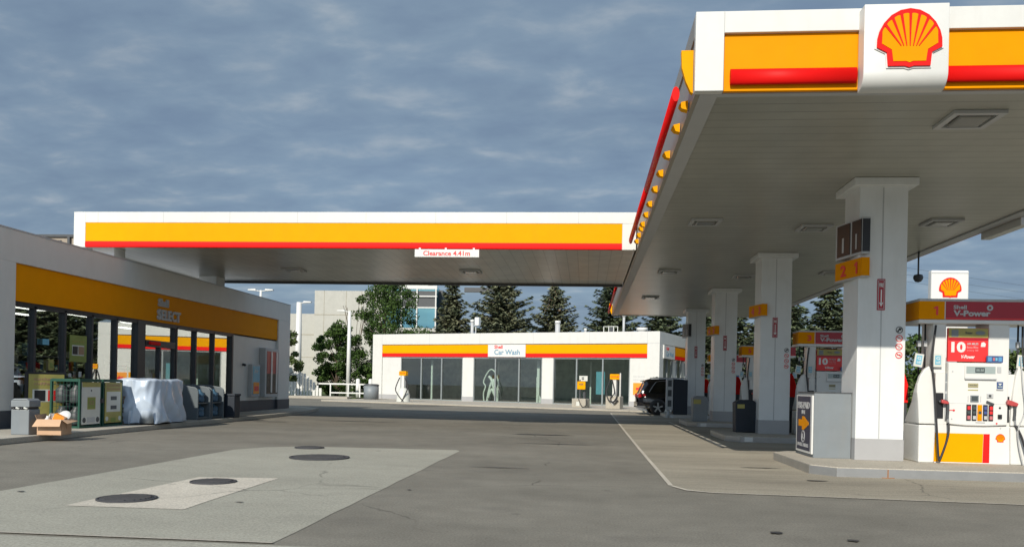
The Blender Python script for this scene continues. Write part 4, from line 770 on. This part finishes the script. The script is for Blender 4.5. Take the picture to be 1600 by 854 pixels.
    mb = MB(); mb.box(.375, .47, F-.01, F, 1.26, 1.37, M('card_blue', (.05, .09, .22), .4)); mb.box(.385, .46, F-.0125, F-.0105, 1.28, 1.30, SCRN); mb.prism([(.39, 1.345), (.455, 1.345), (.422, 1.31)], F-.0125, F-.0105, 'y', PAPER); mb.box(.37, .475, F-.02, F, 1.235, 1.25, LGREY); mb.build('loyalty_sticker', dp)
    mb = MB(); mb.box(.375, .44, F-.006, F, 1.52, 1.62, LGREY); mb.build('speaker', dp)
    bc_ = [(POSTR, DGREY), (LCD, LCD), (YEL, YEL), (M('btn_blue', (.06, .09, .25), .4), PAPER), (POSTR, DRED)]
    for k, (c1, c2) in enumerate(bc_):
        x0 = -.10+.088*k; mb = MB(); mb.box(x0, x0+.072, F-.014, F, .72, .985, YEL if k == 2 else BLACK)
        mb.box(x0+.012, x0+.060, F-.022, F-.0145, .90, .96, c1); mb.box(x0+.012, x0+.060, F-.020, F-.0145, .83, .88, LCD if k < 3 else c1); mb.box(x0+.012, x0+.060, F-.024, F-.0145, .74, .80, M('poster_rose', (.5, .15, .16), .4) if k in (0, 4) else (YEL if k == 2 else LGREY)); mb.build('grade_button', dp, bevel=.003)
    mb = MB(); mb.box(.40, .46, F-.02, F, .76, .83, BLACK); mb.build('receipt_slot', dp); MB().disc((.43, F, .94), .016, BLACK, t=.01).build('key_lock', dp); MB().box(.05, .2, F-.004, F, .685, .692, DGREY).build('handle', dp); MB().disc((.385, F, .68), .014, POSTR, t=.005).build('red_button', dp)
    mb = MB(); mb.disc((-.30, F, .885), .016, POSTR, t=.012); mb.box(-.37, -.30, F-.008, F, .88, .89, POSTR); mb.disc((-.33, F, 1.53), .012, LGREY, t=.006); mb.disc((-.33, F, .74), .012, LGREY, t=.006); mb.build('stop_button', dp)
    # seams
    mb = MB(); mb.box(-.394, .554, F-.001, F+.001, .998, 1.003, LGREY); mb.build('panel_seam', dp)
    # posts, advert and header
    for a, b in ((-.62, -.41), (.27, .60)): mb = MB(); mb.box(a, b, .03, .5, 1.5, 2.36, WHITE2); mb.build('post', t, bevel=.01)
    for x in (-.78, -.68, .82): mb = MB(); mb.cyl((x, .2, 1.3), (x, .2, 2.36), .016, BLACK, n=8); mb.box(x-.025, x+.025, .17, .23, 1.95, 2.05, LGREY); mb.build('hose_riser', t)
    ad = MB(); ad.box(-.39, .25, .0, .06, 1.70, 2.26, POSTR); ado = ad.build('advert_board', t, bevel=.004)
    mb = MB(); mb.box(-.385, .245, -.004, -.0005, 2.10, 2.255, GOLD); mb.box(-.385, .245, -.004, -.0005, 2.055, 2.10, DRED); mb.box(-.34, -.23, -.007, -.0045, 2.11, 2.23, GREY); mb.disc((.12, -.0045, 2.18), .06, GREY, sx=1.3, sz=.55)
    text(mb, 'Sugar', -.12, 0, -.0045, 2.15, 2.2, DGREY, .02); text(mb, '10', -.34, -.11, -.0005, 1.85, 2.03, WHITE2, .045)
    text(mb, 'AIR MILES', -.09, .09, -.0005, 1.98, 2.015, LGREY, .02); text(mb, 'Bonus Miles', -.09, .09, -.0005, 1.92, 1.96, M('pink_print', (.7, .25, .25), .5), .02); text(mb, 'every fill', -.09, .09, -.0005, 1.87, 1.9, MATS['pink_print'], .02)
    mb.prism([(.13, 1.95), (.2, 1.95), (.21, 2.0), (.18, 2.03), (.14, 2.02)], -.004, -.0005, 'y', WHITE2); text(mb, 'V-Power', -.18, .04, -.0005, 1.75, 1.81, WHITE2, .03, shear=.2); mb.build('advert_print', ado)
    mb = MB(); mb.box(.20, .46, -.06, -.045, 1.69, 1.80, M('sticker_navy', (.05, .09, .22), .4)); mb.box(.22, .28, -.064, -.0605, 1.71, 1.78, BLUE); mb.box(.30, .33, -.064, -.0605, 1.72, 1.77, M('poster_rose', (.5, .15, .16), .4)); mb.box(.34, .37, -.064, -.0605, 1.72, 1.77, CYAN); mb.box(.385, .44, -.064, -.0605, 1.71, 1.78, BLUE); mb.build('payment_sticker', t)
    for x, r_ in ((-.88, .15), (-.56, 0), (.76, .1), (.99, -.1)):
        mb = MB(); mb.T = Matrix.Translation((x, -.0, 1.62)) @ Matrix.Rotation(r_, 4, 'Y'); mb.box(-.07, .07, -.03, -.015, -.02, .20, PAPER); mb.box(-.045, .045, -.034, -.0305, .02, .17, CYAN); text(mb, 'G', -.03, .03, -.0345, .10, .15, WHITE2, .02, .001); text(mb, 'oil', -.03, .03, -.0345, .04, .08, WHITE2, .02, .001); mb.build('info_card', t)
    # header
    h = MB(); h.box(-.86, 1.0, .0, .62, 2.40, 2.70, WHITE2); h.box(-.87, 1.01, -.01, .63, 2.70, 2.745, LGREY); h.box(-.87, 1.01, -.012, .63, 2.33, 2.395, WHITE2); ho = h.build('header', t, bevel=.008)
    mb = MB(); mb.box(-.868, -.46, -.008, .10, 2.40, 2.70, YEL); mb.box(-.868, -.861, .10, .6, 2.40, 2.70, YEL); mb.build('number_panel', ho); mb = MB(); mb.box(-.44, 1.0, -.008, -.001, 2.40, 2.70, DRED); mb.box(-.44, 1.0, -.0095, -.0085, 2.40, 2.425, POSTR); mb.build('red_panel', ho)
    mb = MB(); text(mb, num, -.63, -.55, -.0085, 2.47, 2.62, POSTR, .03); mb.build('numeral', ho)
    mb = MB(); text(mb, 'Shell', -.32, -.11, -.0095, 2.575, 2.64, LGREY, .03); text(mb, 'V-Power', -.32, .27, -.0095, 2.455, 2.555, LGREY, .04); mb.ring((.26, -.0095, 2.60), .022, .05, LGREY, t=.004); mb.build('lettering', ho)
    return t
p1 = pump(13.98, '1', 'white fuel pump numbered 1 in full sun with two nozzles, nearest the camera')
for k, (nn, lab) in enumerate([('3', 'white fuel pump numbered 3 in shade above the tall grey cabinet'), ('5', 'white fuel pump numbered 5 in shade between the second and third columns'), ('7', 'farthest fuel pump, in shade between the third and fourth columns')]):
    c = dup(p1, (PX, 13.98+7.62*(k+1), PZ), 0, lab, skip=('numeral',))
    ho = [x for x in c.children if x.name.startswith('header')][0]
    mb = MB(); text(mb, nn, -.65, -.54, -.0085, 2.47, 2.62, POSTR, .03); mb.build('numeral', ho)
# red hooded towel dispensers between column and pump
for i in range(4):
    y = 14.85+7.62*i; t = thing('towel_dispenser', ['red hooded towel dispenser on a dark post between the nearest column and pump 1', 'red hooded towel dispenser on a dark post beside the second column', 'red hooded towel dispenser on a dark post beside the third column', 'red hooded towel dispenser on a dark post beside the farthest column'][i], 'dispenser', (5.62, y, .15), 0, 'red towel dispensers beside the columns')
    mb = MB(); mb.prism([(-.12, .98), (.12, .98), (.12, 1.30), (.04, 1.56), (-.02, 1.63), (-.12, 1.63)], 0, .25, 'y', RED); mb.build('hood', t, bevel=.01); mb = MB(); mb.box(-.11, .11, .02, .23, .6, .98, DGREY); mb.box(-.06, .06, .06, .18, 0, .6, BLACK); mb.build('post', t)
# grey service cabinet on the first island
t = thing('service_cabinet', 'tall grey metal cabinet with navy prepay poster, left of the nearest column', 'cabinet', (3.95, 14.25, .15))
mb = MB(); mb.box(0, .625, 0, 1.05, 0, 1.12, GREY); mb.build('body', t, bevel=.006); mb = MB(); mb.box(-.005, .63, -.005, 1.055, 1.12, 1.14, DGREY); mb.build('top', t)
NVP = M('poster_navy', (.012, .016, .05), .4)
mb = MB(); mb.T = Matrix.Rotation(-pi/2, 4, 'Z'); mb.box(-1.03, -.02, -.03, -.002, .06, 1.08, WHITE2); fo = mb.build('poster_frame', t)
mb = MB(); mb.T = Matrix.Rotation(-pi/2, 4, 'Z'); mb.box(-.97, -.11, -.034, -.0305, .10, 1.06, NVP); text(mb, 'PRE-PAID', -.93, -.15, -.0345, .84, .96, LGREY, .04); text(mb, 'BUY', -.66, -.42, -.0345, .74, .81, LGREY, .04)
mb.prism([(-.85, .52), (-.62, .52), (-.62, .46), (-.50, .46), (-.2, .56), (-.2, .60), (-.5, .70), (-.62, .70), (-.62, .64), (-.85, .64)], -.038, -.0345, 'y', YEL); mb.ring((-.54, -.0345, .34), .09, .11, LGREY); text(mb, 'L', -.58, -.50, -.0345, .30, .39, LGREY, .05); text(mb, 'FUEL HERE', -.9, -.2, -.0345, .16, .22, LGREY, .02); mb.build('poster', fo)
t = thing('waste_bin', 'dark navy waste bin with small yellow label on the second pump island', 'waste bin', (4.34, 22.3, .15)); mb = MB(); mb.prism([(-.27, 0), (.27, 0), (.29, .80), (.16, .88), (-.16, .88), (-.29, .80)], -.25, .25, 'y', NAVY); mb.build('body', t, bevel=.02); mb = MB(); mb.box(-.24, -.05, -.256, -.251, .65, .76, GOLD); mb.build('label', t)
for i_, lb_ in (): pass
t = thing('yellow_box', 'narrow yellow box between the navy waste bin and the second column', 'box', (4.50, 22.85, .15)); mb = MB(); mb.box(0, .16, 0, .3, .2, .62, YEL); mb.box(.02, .14, .02, .28, 0, .2, DGREY); mb.build('body', t, bevel=.01)
t = thing('waste_bin', 'plain grey waste bin with yellow label on the third pump island', 'waste bin', (4.06, 29.0, .15)); mb = MB(); mb.prism([(-.25, 0), (.25, 0), (.27, .84), (.15, .9), (-.15, .9), (-.27, .84)], -.25, .25, 'y', GREY); mb.build('body', t, bevel=.02); mb = MB(); mb.box(-.24, .02, -.256, -.251, .62, .78, GOLD); mb.build('label', t)
t = thing('windshield_unit', 'dark navy washer cabinet with light frame behind the black car', 'cabinet', (3.55, 35.6, .0)); mb = MB(); mb.box(.30, .92, 0, .7, .15, 1.68, NAVY); mb.build('cabinet', t, bevel=.02)
mb = MB(); mb.box(.0, .28, .0, .35, .35, 1.72, LGREY); [mb.box(.06, .22, -.01, -.0, z, z+.28, DGREY) for z in (.5, .95, 1.38)]; mb.cyl((.1, .1, 0), (.1, .1, .35), .06, LGREY); mb.cyl((.6, .3, 0), (.6, .3, .15), .1, LGREY); mb.build('frame', t)
# ------------------------------------------------------------------ black suv (length along +x, rear at x=0)
car = thing('parked_suv', 'black SUV seen from its rear right side, waiting beyond the far pump island', 'car', (2.52, 39.7, 0), radians(2))
st_ = [(0.0, .50, .95, .70), (.06, .38, 1.0, .82), (.3, .30, 1.04, .91), (.9, .28, 1.05, .94), (2.3, .28, 1.04, .95), (3.4, .28, 1.02, .94), (4.2, .30, .95, .91), (4.6, .36, .80, .82), (4.72, .48, .70, .68)]
mb = MB(); vs = []; fs = []
for x, zb, zt, w in st_:
    pr = [(w*.85, zb), (w*.98, zb+.10), (w, zb+.30), (w*.985, (zb+zt)/2+.12), (w*.95, zt-.03), (w*.90, zt+.01), (0, zt+.035)]
    ring = pr+[(-a, b) for a, b in pr[-2::-1]]; vs += [(x, a, b) for a, b in ring]
n = 13
for i in range(len(st_)-1): fs += [(i*n+j, i*n+(j+1) % n, (i+1)*n+(j+1) % n, (i+1)*n+j) for j in range(n)]
fs += [tuple(range(n)), tuple(range((len(st_)-1)*n, len(st_)*n))[::-1]]
mb.add(vs, fs, PAINT, True)
gs = [(.06, 1.0, 1.02, .80, .80), (.32, 1.02, 1.60, .84, .68), (.6, 1.03, 1.74, .85, .66), (1.6, 1.03, 1.78, .87, .68), (2.5, 1.03, 1.74, .87, .67), (3.0, 1.03, 1.55, .86, .68), (3.6, 1.02, 1.06, .84, .8)]
vs = []; fs = []
for x, zb, zt, w0, w1 in gs: vs += [(x, w0, zb), (x, (w0+w1)/2+.02, (zb+zt)/2), (x, w1, zt-.03), (x, w1*.8, zt), (x, -w1*.8, zt), (x, -w1, zt-.03), (x, -(w0+w1)/2-.02, (zb+zt)/2), (x, -w0, zb)]
for i in range(len(gs)-1): fs += [(i*8+j, i*8+j+1, (i+1)*8+j+1, (i+1)*8+j) for j in range(7)]
mb.add(vs, fs, PAINT, True); mb.build('body', car)
mb = MB(); mb.add([(.55, -.855, 1.12), (.95, -.880, 1.09), (1.62, -.885, 1.09), (1.62, -.745, 1.60), (.95, -.735, 1.60), (.75, -.775, 1.45)], [(0, 1, 2, 3, 4, 5)], G_CAR); mb.add([(1.70, -.885, 1.09), (2.7, -.885, 1.09), (2.45, -.745, 1.59), (1.70, -.745, 1.60)], [(0, 1, 2, 3)], G_CAR); mb.build('side_glass', car)
mb = MB(); mb.tube([(.50, -.86, 1.10), (.74, -.785, 1.47), (.95, -.745, 1.62), (1.7, -.745, 1.64), (2.5, -.75, 1.60)], .013, STEEL, n=6); mb.build('window_trim', car)
mb = MB(); mb.add([(.10, .68, 1.10), (.10, -.68, 1.10), (.33, -.6, 1.58), (.33, .6, 1.58)], [(0, 1, 2, 3)], G_CAR); mb.build('rear_glass', car); mb = MB(); mb.prism([(.2, 1.64), (.6, 1.76), (.6, 1.73), (.22, 1.6)], -.62, .62, 'y', PAINT); mb.build('spoiler', car, bevel=.01)
TL = M('tail_lamp', (.35, .01, .015), .15, coat=1)
for s in (-1, 1): mb = MB(); mb.prism([(.0, .82), (.38, .93), (.36, 1.0), (.04, 1.02), (.0, .98)], s*.88-.05, s*.88+.05, 'y', TL); mb.box(-.02, .08, s*.78-.1, s*.78+.1, .83, 1.0, TL); mb.build('tail_lamp', car, bevel=.015)
mb = MB(); mb.box(-.06, .25, -.80, .80, .42, .62, PAINT); mb.box(-.05, .5, -.90, .90, .34, .44, DGREY); mb.box(-.065, -.06, -.25, .25, .66, .78, PAPER); mb.build('bumper', car, bevel=.03)
mb = MB(); [mb.box(.7, 2.4, s*.62-.015, s*.62+.015, 1.78, 1.82, STEEL) for s in (-1, 1)]; mb.box(.9, 1.0, -.05, .05, 1.77, 1.85, BLACK); mb.build('roof_rail', car)
for x in (.92, 3.75):
    for s in (-1, 1):
        mb = MB(); c0 = s*.86; prf = []
        for a, r_ in ((-.12, .24), (-.12, .33), (-.09, .36), (.09, .36), (.12, .33), (.12, .24)): prf.append((a, r_))
        nseg = 28; vs = [(x+r_*cos(2*pi*k/nseg), c0+a, .36+r_*sin(2*pi*k/nseg)) for a, r_ in prf for k in range(nseg)]
        mb.add(vs, [(i*nseg+k, i*nseg+(k+1) % nseg, (i+1)*nseg+(k+1) % nseg, (i+1)*nseg+k) for i in range(len(prf)-1) for k in range(nseg)], RUB, True); o = mb.build('wheel', car)
        mb = MB()
        for k in range(5):
            mb.T = Matrix.Translation((x, c0+s*.10, .36)) @ Matrix.Rotation(2*pi*k/5, 4, 'Y'); mb.box(-.035, .035, -.02, .02, .03, .24, STEEL)
        mb.T = Matrix.Identity(4); mb.cyl((x, c0+s*.07, .36), (x, c0+s*.13, .36), .06, STEEL, n=14); mb.cyl((x, c0-s*.02, .36), (x, c0+s*.0, .36), .25, BLACK, n=24); mb.build('rim', o)
        mb = MB()
        arch = [(x+.43*cos(a*pi/12), .34+.43*sin(a*pi/12)) for a in range(13)]+[(x+.36*cos(a*pi/12), .34+.36*sin(a*pi/12)) for a in range(12, -1, -1)]
        mb.prism(arch, s*.90-.06, s*.90+.06, 'y', DGREY); mb.build('wheel_arch', car)
# ------------------------------------------------------------------ background buildings
of = thing('office_building', 'beige precast office block with blue glass corner behind the car wash', 'building', (0, 90, 0))
mb = MB(); mb.box(-36.5, -31.3, 0, 14, 0, 9.05, BEIGE); mb.box(-31.3, -24.6, -.5, 14, 0, 11.7, BEIGE); mb.box(-24.6, -23.5, .2, 14, 0, 12.2, BEIGE); mb.box(-24.9, -18.6, 2, 16, 0, 13.1, BEIGE); mb.box(-23.5, -18.2, .0, 2, 7.0, 7.6, BEIGE); mb.box(-18.6, -16.9, 2.5, 16, 0, 12.2, DGREY); mb.build('wall', of)
mb = MB(); [mb.box(x, x+.05, -.52, -.502, 0, 11.7, BEIG2) for x in (-30.2, -27.6, -25.8)]; mb.box(-31.3, -24.6, -.52, -.502, 8.9, 8.98, BEIG2); mb.box(-36.5, -31.3, -.02, -.002, 6.6, 6.7, BEIG2); mb.box(-36.5, -31.3, -.02, -.002, 4.0, 4.06, BEIG2); mb.build('panel_joint', of)
mb = MB(); mb.box(-23.5, -17.3, .6, 2, 7.6, 12.4, G_OFF); mb.build('glazing', of)
mb = MB(); mb.box(-23.6, -17.2, .4, .62, 12.1, 12.5, WHITE2)
for z in (9.9, 11.2): mb.box(-23.6, -17.2, .4, .58, z, z+.14, WHITE2)
for x in (-23.6, -21.4, -19.6, -17.4): mb.box(x, x+.14, .38, .57, 7.4, 12.4, WHITE2)
mb.box(-24, -17, .2, .6, 7.2, 7.6, BEIGE); mb.build('glazing_frame', of)
mb = MB(); mb.box(-23.44, -17.3, .585, .598, 10.05, 11.9, DGREY); mb.build('spandrel', of)
wh = thing('warehouse', 'distant beige warehouse just showing above the shop roof at far left', 'building', (0, 60, 0)); mb = MB(); mb.box(-60, -38, 0, 15, 0, 12.3, M('warehouse_beige', (.33, .28, .22), .8)); mb.build('wall', wh); mb = MB(); mb.box(-60.2, -37.9, -.15, 15, 12.3, 12.5, DGREY); mb.build('roof_edge', wh)
mb = MB(); mb.box(-41.2, -41.0, -.2, 0, 8, 12.3, DGREY); mb.build('downpipe', wh); mb = MB(); text(mb, 'YORK', -43.1, -41.75, -.02, 11.75, 12.05, DGREY, .05, .05); mb.disc((-43.55, -.02, 11.9), .2, WHITE2); mb.build('lettering', wh)
# distant gantry board
t = thing('distant_billboard', 'dark horizontal board high behind the spruces under the link canopy', 'billboard', (-20.2, 130, 0)); mb = MB(); mb.box(0, 7.4, 0, .5, 16.4, 17.15, DGREY); mb.build('board', t); mb = MB(); mb.cyl((5.4, .3, 0), (5.4, .3, 16.4), .15, GREY); mb.cyl((6.8, .3, 0), (6.8, .3, 16.4), .15, GREY); mb.build('post', t)
# fences
t = thing('picket_fence', 'white board fence stepping down beside the left lamp post', 'fence', (-23.4, 61.0, .1))
for k in range(11):
    mb = MB(); x = .29*k; h = [1.2, 1.75, 1.85, 1.85, 1.8, 1.75, 1.55, 1.3, 1.1, .85, .65][k]; mb.box(x, x+.2, -.2*k*.5, -.2*k*.5+.06, 0, h, WHITE2); mb.build('board', t)
t = thing('rail_fence', 'white two-rail fence running from the boards to the grey bin by the car wash', 'fence', (-20.4, 59.6, .1))
mb = MB(); mb.box(0, 4.9, -.03, .03, .95, 1.06, WHITE2); mb.box(.9, 4.9, -.03, .03, .28, .38, WHITE2); mb.build('rail', t)
for x in (.9, 1.4+.9, 3.2, 4.1): mb = MB(); mb.box(x, x+.09, -.04, .04, 0, 1.0, WHITE2); mb.build('post', t)
for x, lab in ((-17.6, 'white round bollard behind the rail fence, left of two'), (-16.6, 'white round bollard behind the rail fence, next to the grey bin')):
    o = MB().cyl((0, 0, 0), (0, 0, 1.35), .16, WHITE2, n=14).lathe([(.16, 1.35), (.12, 1.43), (.001, 1.46)], WHITE2, n=14).build('bollard'); o.location = (x, 60.6, .1); tag(o, lab, 'bollard', 'bollards behind the rail fence')
# lamp posts
def lamp(x, y, h, arms, lab, r=.11, box=False):
    t = thing('street_lamp', lab, 'street lamp', (x, y, .05), 0, 'lamp posts behind the forecourt'); mb = MB(); mb.cyl((0, 0, 0), (0, 0, h), r*1.15, WHITE2, r1=r*.8, n=10); mb.build('pole', t)
    for s in arms: mb = MB(); mb.cyl((0, 0, h-.08), (s*.45, 0, h-.02), .04, WHITE2, n=6); mb.prism([(s*.35, h-.06), (s*1.0, h-.02), (s*1.0, h+.06), (s*.4, h+.1)], -.14, .14, 'y', WHITE2); mb.build('lamp_head', t)
lamp(-25.3, 60, 8.2, (-1, 1), 'double-headed lamp post rising above the shop roof'); lamp(-22.95, 62, 7.5, (1,), 'thick white lamp post with one head, just right of the shop corner', .26); lamp(-18.8, 62, 6.85, (-1,), 'thin white lamp post with one head in front of the office block', .16)
# tall brand sign at right
ts = thing('pylon_sign', 'white square pylon sign with half-hidden yellow shell above pump 1', 'sign', (17.2, 40, 0)); mb = MB(); mb.box(-.86, .86, -.2, .2, 3.0, 7.2, WHITE2); mb.build('cabinet', ts, bevel=.06); mb = MB(); mb.box(-.4, .4, -.15, .15, 0, 3.0, COLG); mb.build('post', ts)
mb = MB(); pecten(mb, 0, -.2, 5.92, 1.02, .04, False); mb.build('shell_emblem', ts); mb = MB(); mb.box(-.84, .84, -.212, -.201, 7.05, 7.09, LGREY); mb.build('edge', ts)
# far parked cars / house hint to the right
t = thing('far_shed', 'small grey-roofed shed among the distant trees at far right', 'shed', (41.5, 85, 0)); mb = MB(); mb.box(0, 6, 0, 5, 0, 5.2, LGREY); mb.build('wall', t); mb = MB(); mb.prism([(-.4, 5.2), (6.4, 5.2), (3, 6.2)], -.4, 5.4, 'y', GREY); mb.build('roof', t)
# ------------------------------------------------------------------ trees
def quads(cs, m, name, parent):
    """cs: list of (centre, axis, width-vector) leaf faces"""
    vs = []; fs = []
    for c, a, b in cs:
        k = len(vs); vs += [tuple(c-a*.5-b*.3), tuple(c-a*.1+b*.5), tuple(c+a*.5), tuple(c-a*.1-b*.5)]; fs.append((k, k+3, k+2, k+1))
    me = bpy.data.meshes.new(name); me.from_pydata(vs, [], fs); me.materials.append(m); me.update(); o = bpy.data.objects.new(name, me); COL.objects.link(o); o.parent = parent; return o
def rv(): 
    while True:
        v = Vector((random.uniform(-1, 1), random.uniform(-1, 1), random.uniform(-1, 1)))
        if .01 < v.length < 1: return v.normalized()
def spruce(h, R, lab, loc, mat, cones=False, dens=1.0, grp='spruce trees behind the car wash', base=.8):
    t = thing('spruce_tree', lab, 'tree', loc, 0, grp); cs = []; cn = []
    mb = MB(); mb.cyl((0, 0, 0), (0, 0, h*.98), .2+.012*h, BARK, r1=.03, n=8); 
    z = base
    while z < h-.15:
        tt = z/h; ln = R*(1-tt)**.78*(.85+.15*sin(z*7)); nb = int(9+7*(1-tt))
        a0 = random.random()*6.28
        for b in range(nb):
            a = a0+2*pi*b/nb+random.uniform(-.25, .25); l = ln*random.uniform(.62, 1.12); dx = Vector((cos(a), sin(a), 0)); side = Vector((-sin(a), cos(a), 0))
            rise = random.uniform(-.22, .02)+.25*tt
            tip = dx*l+Vector((0, 0, l*rise))
            if l > .8: mb.cyl((0, 0, z), tuple(Vector((0, 0, z))+tip*.9), .035, BARK, r1=.01, n=4, caps=False)
            ns = max(2, int(l/.22*dens))
            for k in range(ns):
                f = (k+.6)/ns; p = Vector((0, 0, z))+dx*l*f+Vector((0, 0, l*rise*f+.10*l*f*f-.06*l*sin(pi*f))); wd = (.10+.34*l*(1-f)*.55+.12)
                for j in range(5):
                    s = random.uniform(-1, 1)*wd; c = p+side*s+Vector((0, 0, -.10*abs(s)+random.uniform(-.10, .03)))
                    ax = (dx*.7+side*(s/wd)*.8+Vector((0, 0, random.uniform(-.5, .1)))).normalized()*random.uniform(.32, .56); wv = (ax.cross(Vector((0, 0, 1))+rv()*.7)).normalized()*random.uniform(.16, .26); cs.append((c, ax, wv)) if random.random() < .88 else None
            if cones and tt > .72 and random.random() < .8: 
                for q in range(4): cn.append((Vector((0, 0, z))+dx*l*random.uniform(.3, .9)+Vector((0, 0, -.15)), Vector((0, 0, .2)), side*.09))
        z += random.uniform(.26, .36)
    for k in range(26): cs.append((Vector((0, 0, h-.5*random.random())), Vector((random.uniform(-.1, .1), random.uniform(-.1, .1), .3)), rv()*.08))
    mb.build('trunk', t); quads(cs, mat, 'crown', t)
    if cn: quads(cn, F_CONE, 'cones', t)
    return t
def broad(h, R, lab, loc, mat, n=70, per=120, z0=.25, name='leafy_tree', grp=None, ls=.22, cat='tree', seed=1):
    random.seed(seed); t = thing(name, lab, cat, loc, 0, grp); mb = MB(); mb.cyl((0, 0, 0), (0, 0, h*.55), .12+.01*h, BARK, r1=.07, n=8); cs = []
    for i in range(n):
        zf = random.random(); r = R*math.sqrt(max(.03, 1-abs(2*zf-.85)**2.2/1.35))*random.uniform(.35, 1.08); a = random.random()*6.28
        c = Vector((r*cos(a), r*sin(a), h*(z0+(1-z0)*zf*.93))); rad = random.uniform(.35, .85)*R*.36
        if i % 3 == 0: mb.cyl((0, 0, max(.3, c.z-h*.22)), tuple(c), .05, BARK, r1=.015, n=5, caps=False)
        for k in range(per):
            v = rv()*rad*random.random()**.4; v.z *= .75; ax = rv()*ls*random.uniform(.7, 1.3); cs.append((c+v, ax, ax.cross(rv()).normalized()*ls*.75))
    mb.build('trunk', t); quads(cs, mat, 'crown', t); return t
spruce(12.2, 4.4, 'slender spruce just right of the office glass', (-13.6, 80, .1), F_SPR)
spruce(13.0, 7.6, 'broadest and thickest spruce behind the car wash, second from the left', (-8.4, 78, .1), F_SPR, dens=1.2)
spruce(12.2, 6.8, 'cone-topped spruce behind the car wash roof, third from the left', (-3.4, 84, .1), F_SPR, cones=True)
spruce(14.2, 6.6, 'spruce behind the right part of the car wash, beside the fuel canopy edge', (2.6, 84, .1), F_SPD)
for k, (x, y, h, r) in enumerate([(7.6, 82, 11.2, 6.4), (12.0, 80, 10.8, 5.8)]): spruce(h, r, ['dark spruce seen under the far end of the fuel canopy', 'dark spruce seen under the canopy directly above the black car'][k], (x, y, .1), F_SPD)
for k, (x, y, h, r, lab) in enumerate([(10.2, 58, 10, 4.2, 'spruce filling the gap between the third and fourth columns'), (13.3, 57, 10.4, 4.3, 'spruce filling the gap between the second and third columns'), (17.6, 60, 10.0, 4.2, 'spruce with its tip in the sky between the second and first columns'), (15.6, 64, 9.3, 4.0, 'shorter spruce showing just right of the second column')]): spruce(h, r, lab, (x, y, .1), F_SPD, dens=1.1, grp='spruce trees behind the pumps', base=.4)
broad(6.5, 1.9, 'dense dark green bushy tree left of the office wall lamp post', (-21.0, 66, .1), F_BRD, n=100, per=190, z0=.05, seed=3, ls=.17, grp='leafy trees behind the rail fence')
broad(10.6, 3.2, 'large maple with loose top branches overlapping the left end of the car wash', (-17.2, 67, .1), F_BRD, n=110, per=190, z0=.10, seed=5, ls=.17, grp='leafy trees behind the rail fence')
broad(5.2, 1.7, 'green tree peeking out beside the shop corner and lamp post', (-22.8, 57.5, .1), F_FAR, n=42, per=100, z0=.15, seed=6, grp='leafy trees behind the rail fence')
broad(2.6, 1.9, 'low dark shrub behind the white rail fence', (-17.6, 64.5, .1), F_BRD, n=40, per=110, z0=.02, seed=9, name='shrub', cat='shrub')
t = thing('bare_sapling', 'bare twiggy sapling tops above the bushy tree against the office wall', 'tree', (-20.2, 68, .1)); mb = MB(); random.seed(4)
for k in range(9): a = random.uniform(-.9, .9); mb.tube([(a*.3, 0, 0), (a*.6, 0, 4), (a*1.1, .1, 6.5), (a*1.4+random.uniform(-.2, .2), .1, random.uniform(7.3, 8.6))], .022, BARK, n=4)
mb.build('twigs', t)
random.seed(21)
labs = ['leafy tree behind the white header of pump 1, leftmost of the far right row', 'rounded tree in the far right row directly behind the pylon sign', 'low tree in the far right row behind the middle of pump 1', 'spreading tree in the far right row behind the right nozzle', 'tall tree in the far right row close to the picture edge', 'tree at the very edge of the far right row beside the grey shed', 'tree behind the nearest column in the far right row']
for k, (x, y, h, r) in enumerate([(20.6, 66, 7.2, 3.4), (24.5, 70, 6.5, 3.6), (28.6, 72, 6.3, 3.7), (33.0, 74, 6.2, 3.7), (36.5, 78, 5.8, 3.5), (38.5, 72, 5.4, 3.3), (18.6, 68, 6.8, 3.1)]):
    broad(h, r, labs[k], (x, y, .1), F_FAR if k % 2 else F_BRD, n=44, per=90, z0=.03, seed=30+k, grp='trees in the row beyond the right side', ls=.32)
# far tree belt closing the horizon
random.seed(77)
def belt(name, x0, x1, y, h):
    cs = []; x = x0
    while x < x1:
        hh = h*random.uniform(.65, 1.1)
        for k in range(70): c = Vector((x+random.gauss(0, 2.2), y+random.uniform(-3, 3), hh*random.random()**.6)); ax = rv()*1.3; cs.append((c, ax, ax.cross(rv()).normalized()*1.0))
        x += 2.0
    o = quads(cs, F_FAR, name, None); o['kind'] = 'stuff'; o['label'] = 'far belt of woodland closing the horizon'; o['category'] = 'woodland'; return o
belt('far_woodland', -140, 160, 170, 6.5)
# power lines at the right
mb = MB()
for k in range(3): mb.tube([(20, 60, 9.8+.5*k), (45, 75, 8.4+.6*k+.8), (70, 90, 11+.7*k)], .009, DGREY, n=4)
t = mb.build('power_lines'); tag(t, 'thin overhead power lines crossing the sky at far right', 'power line')
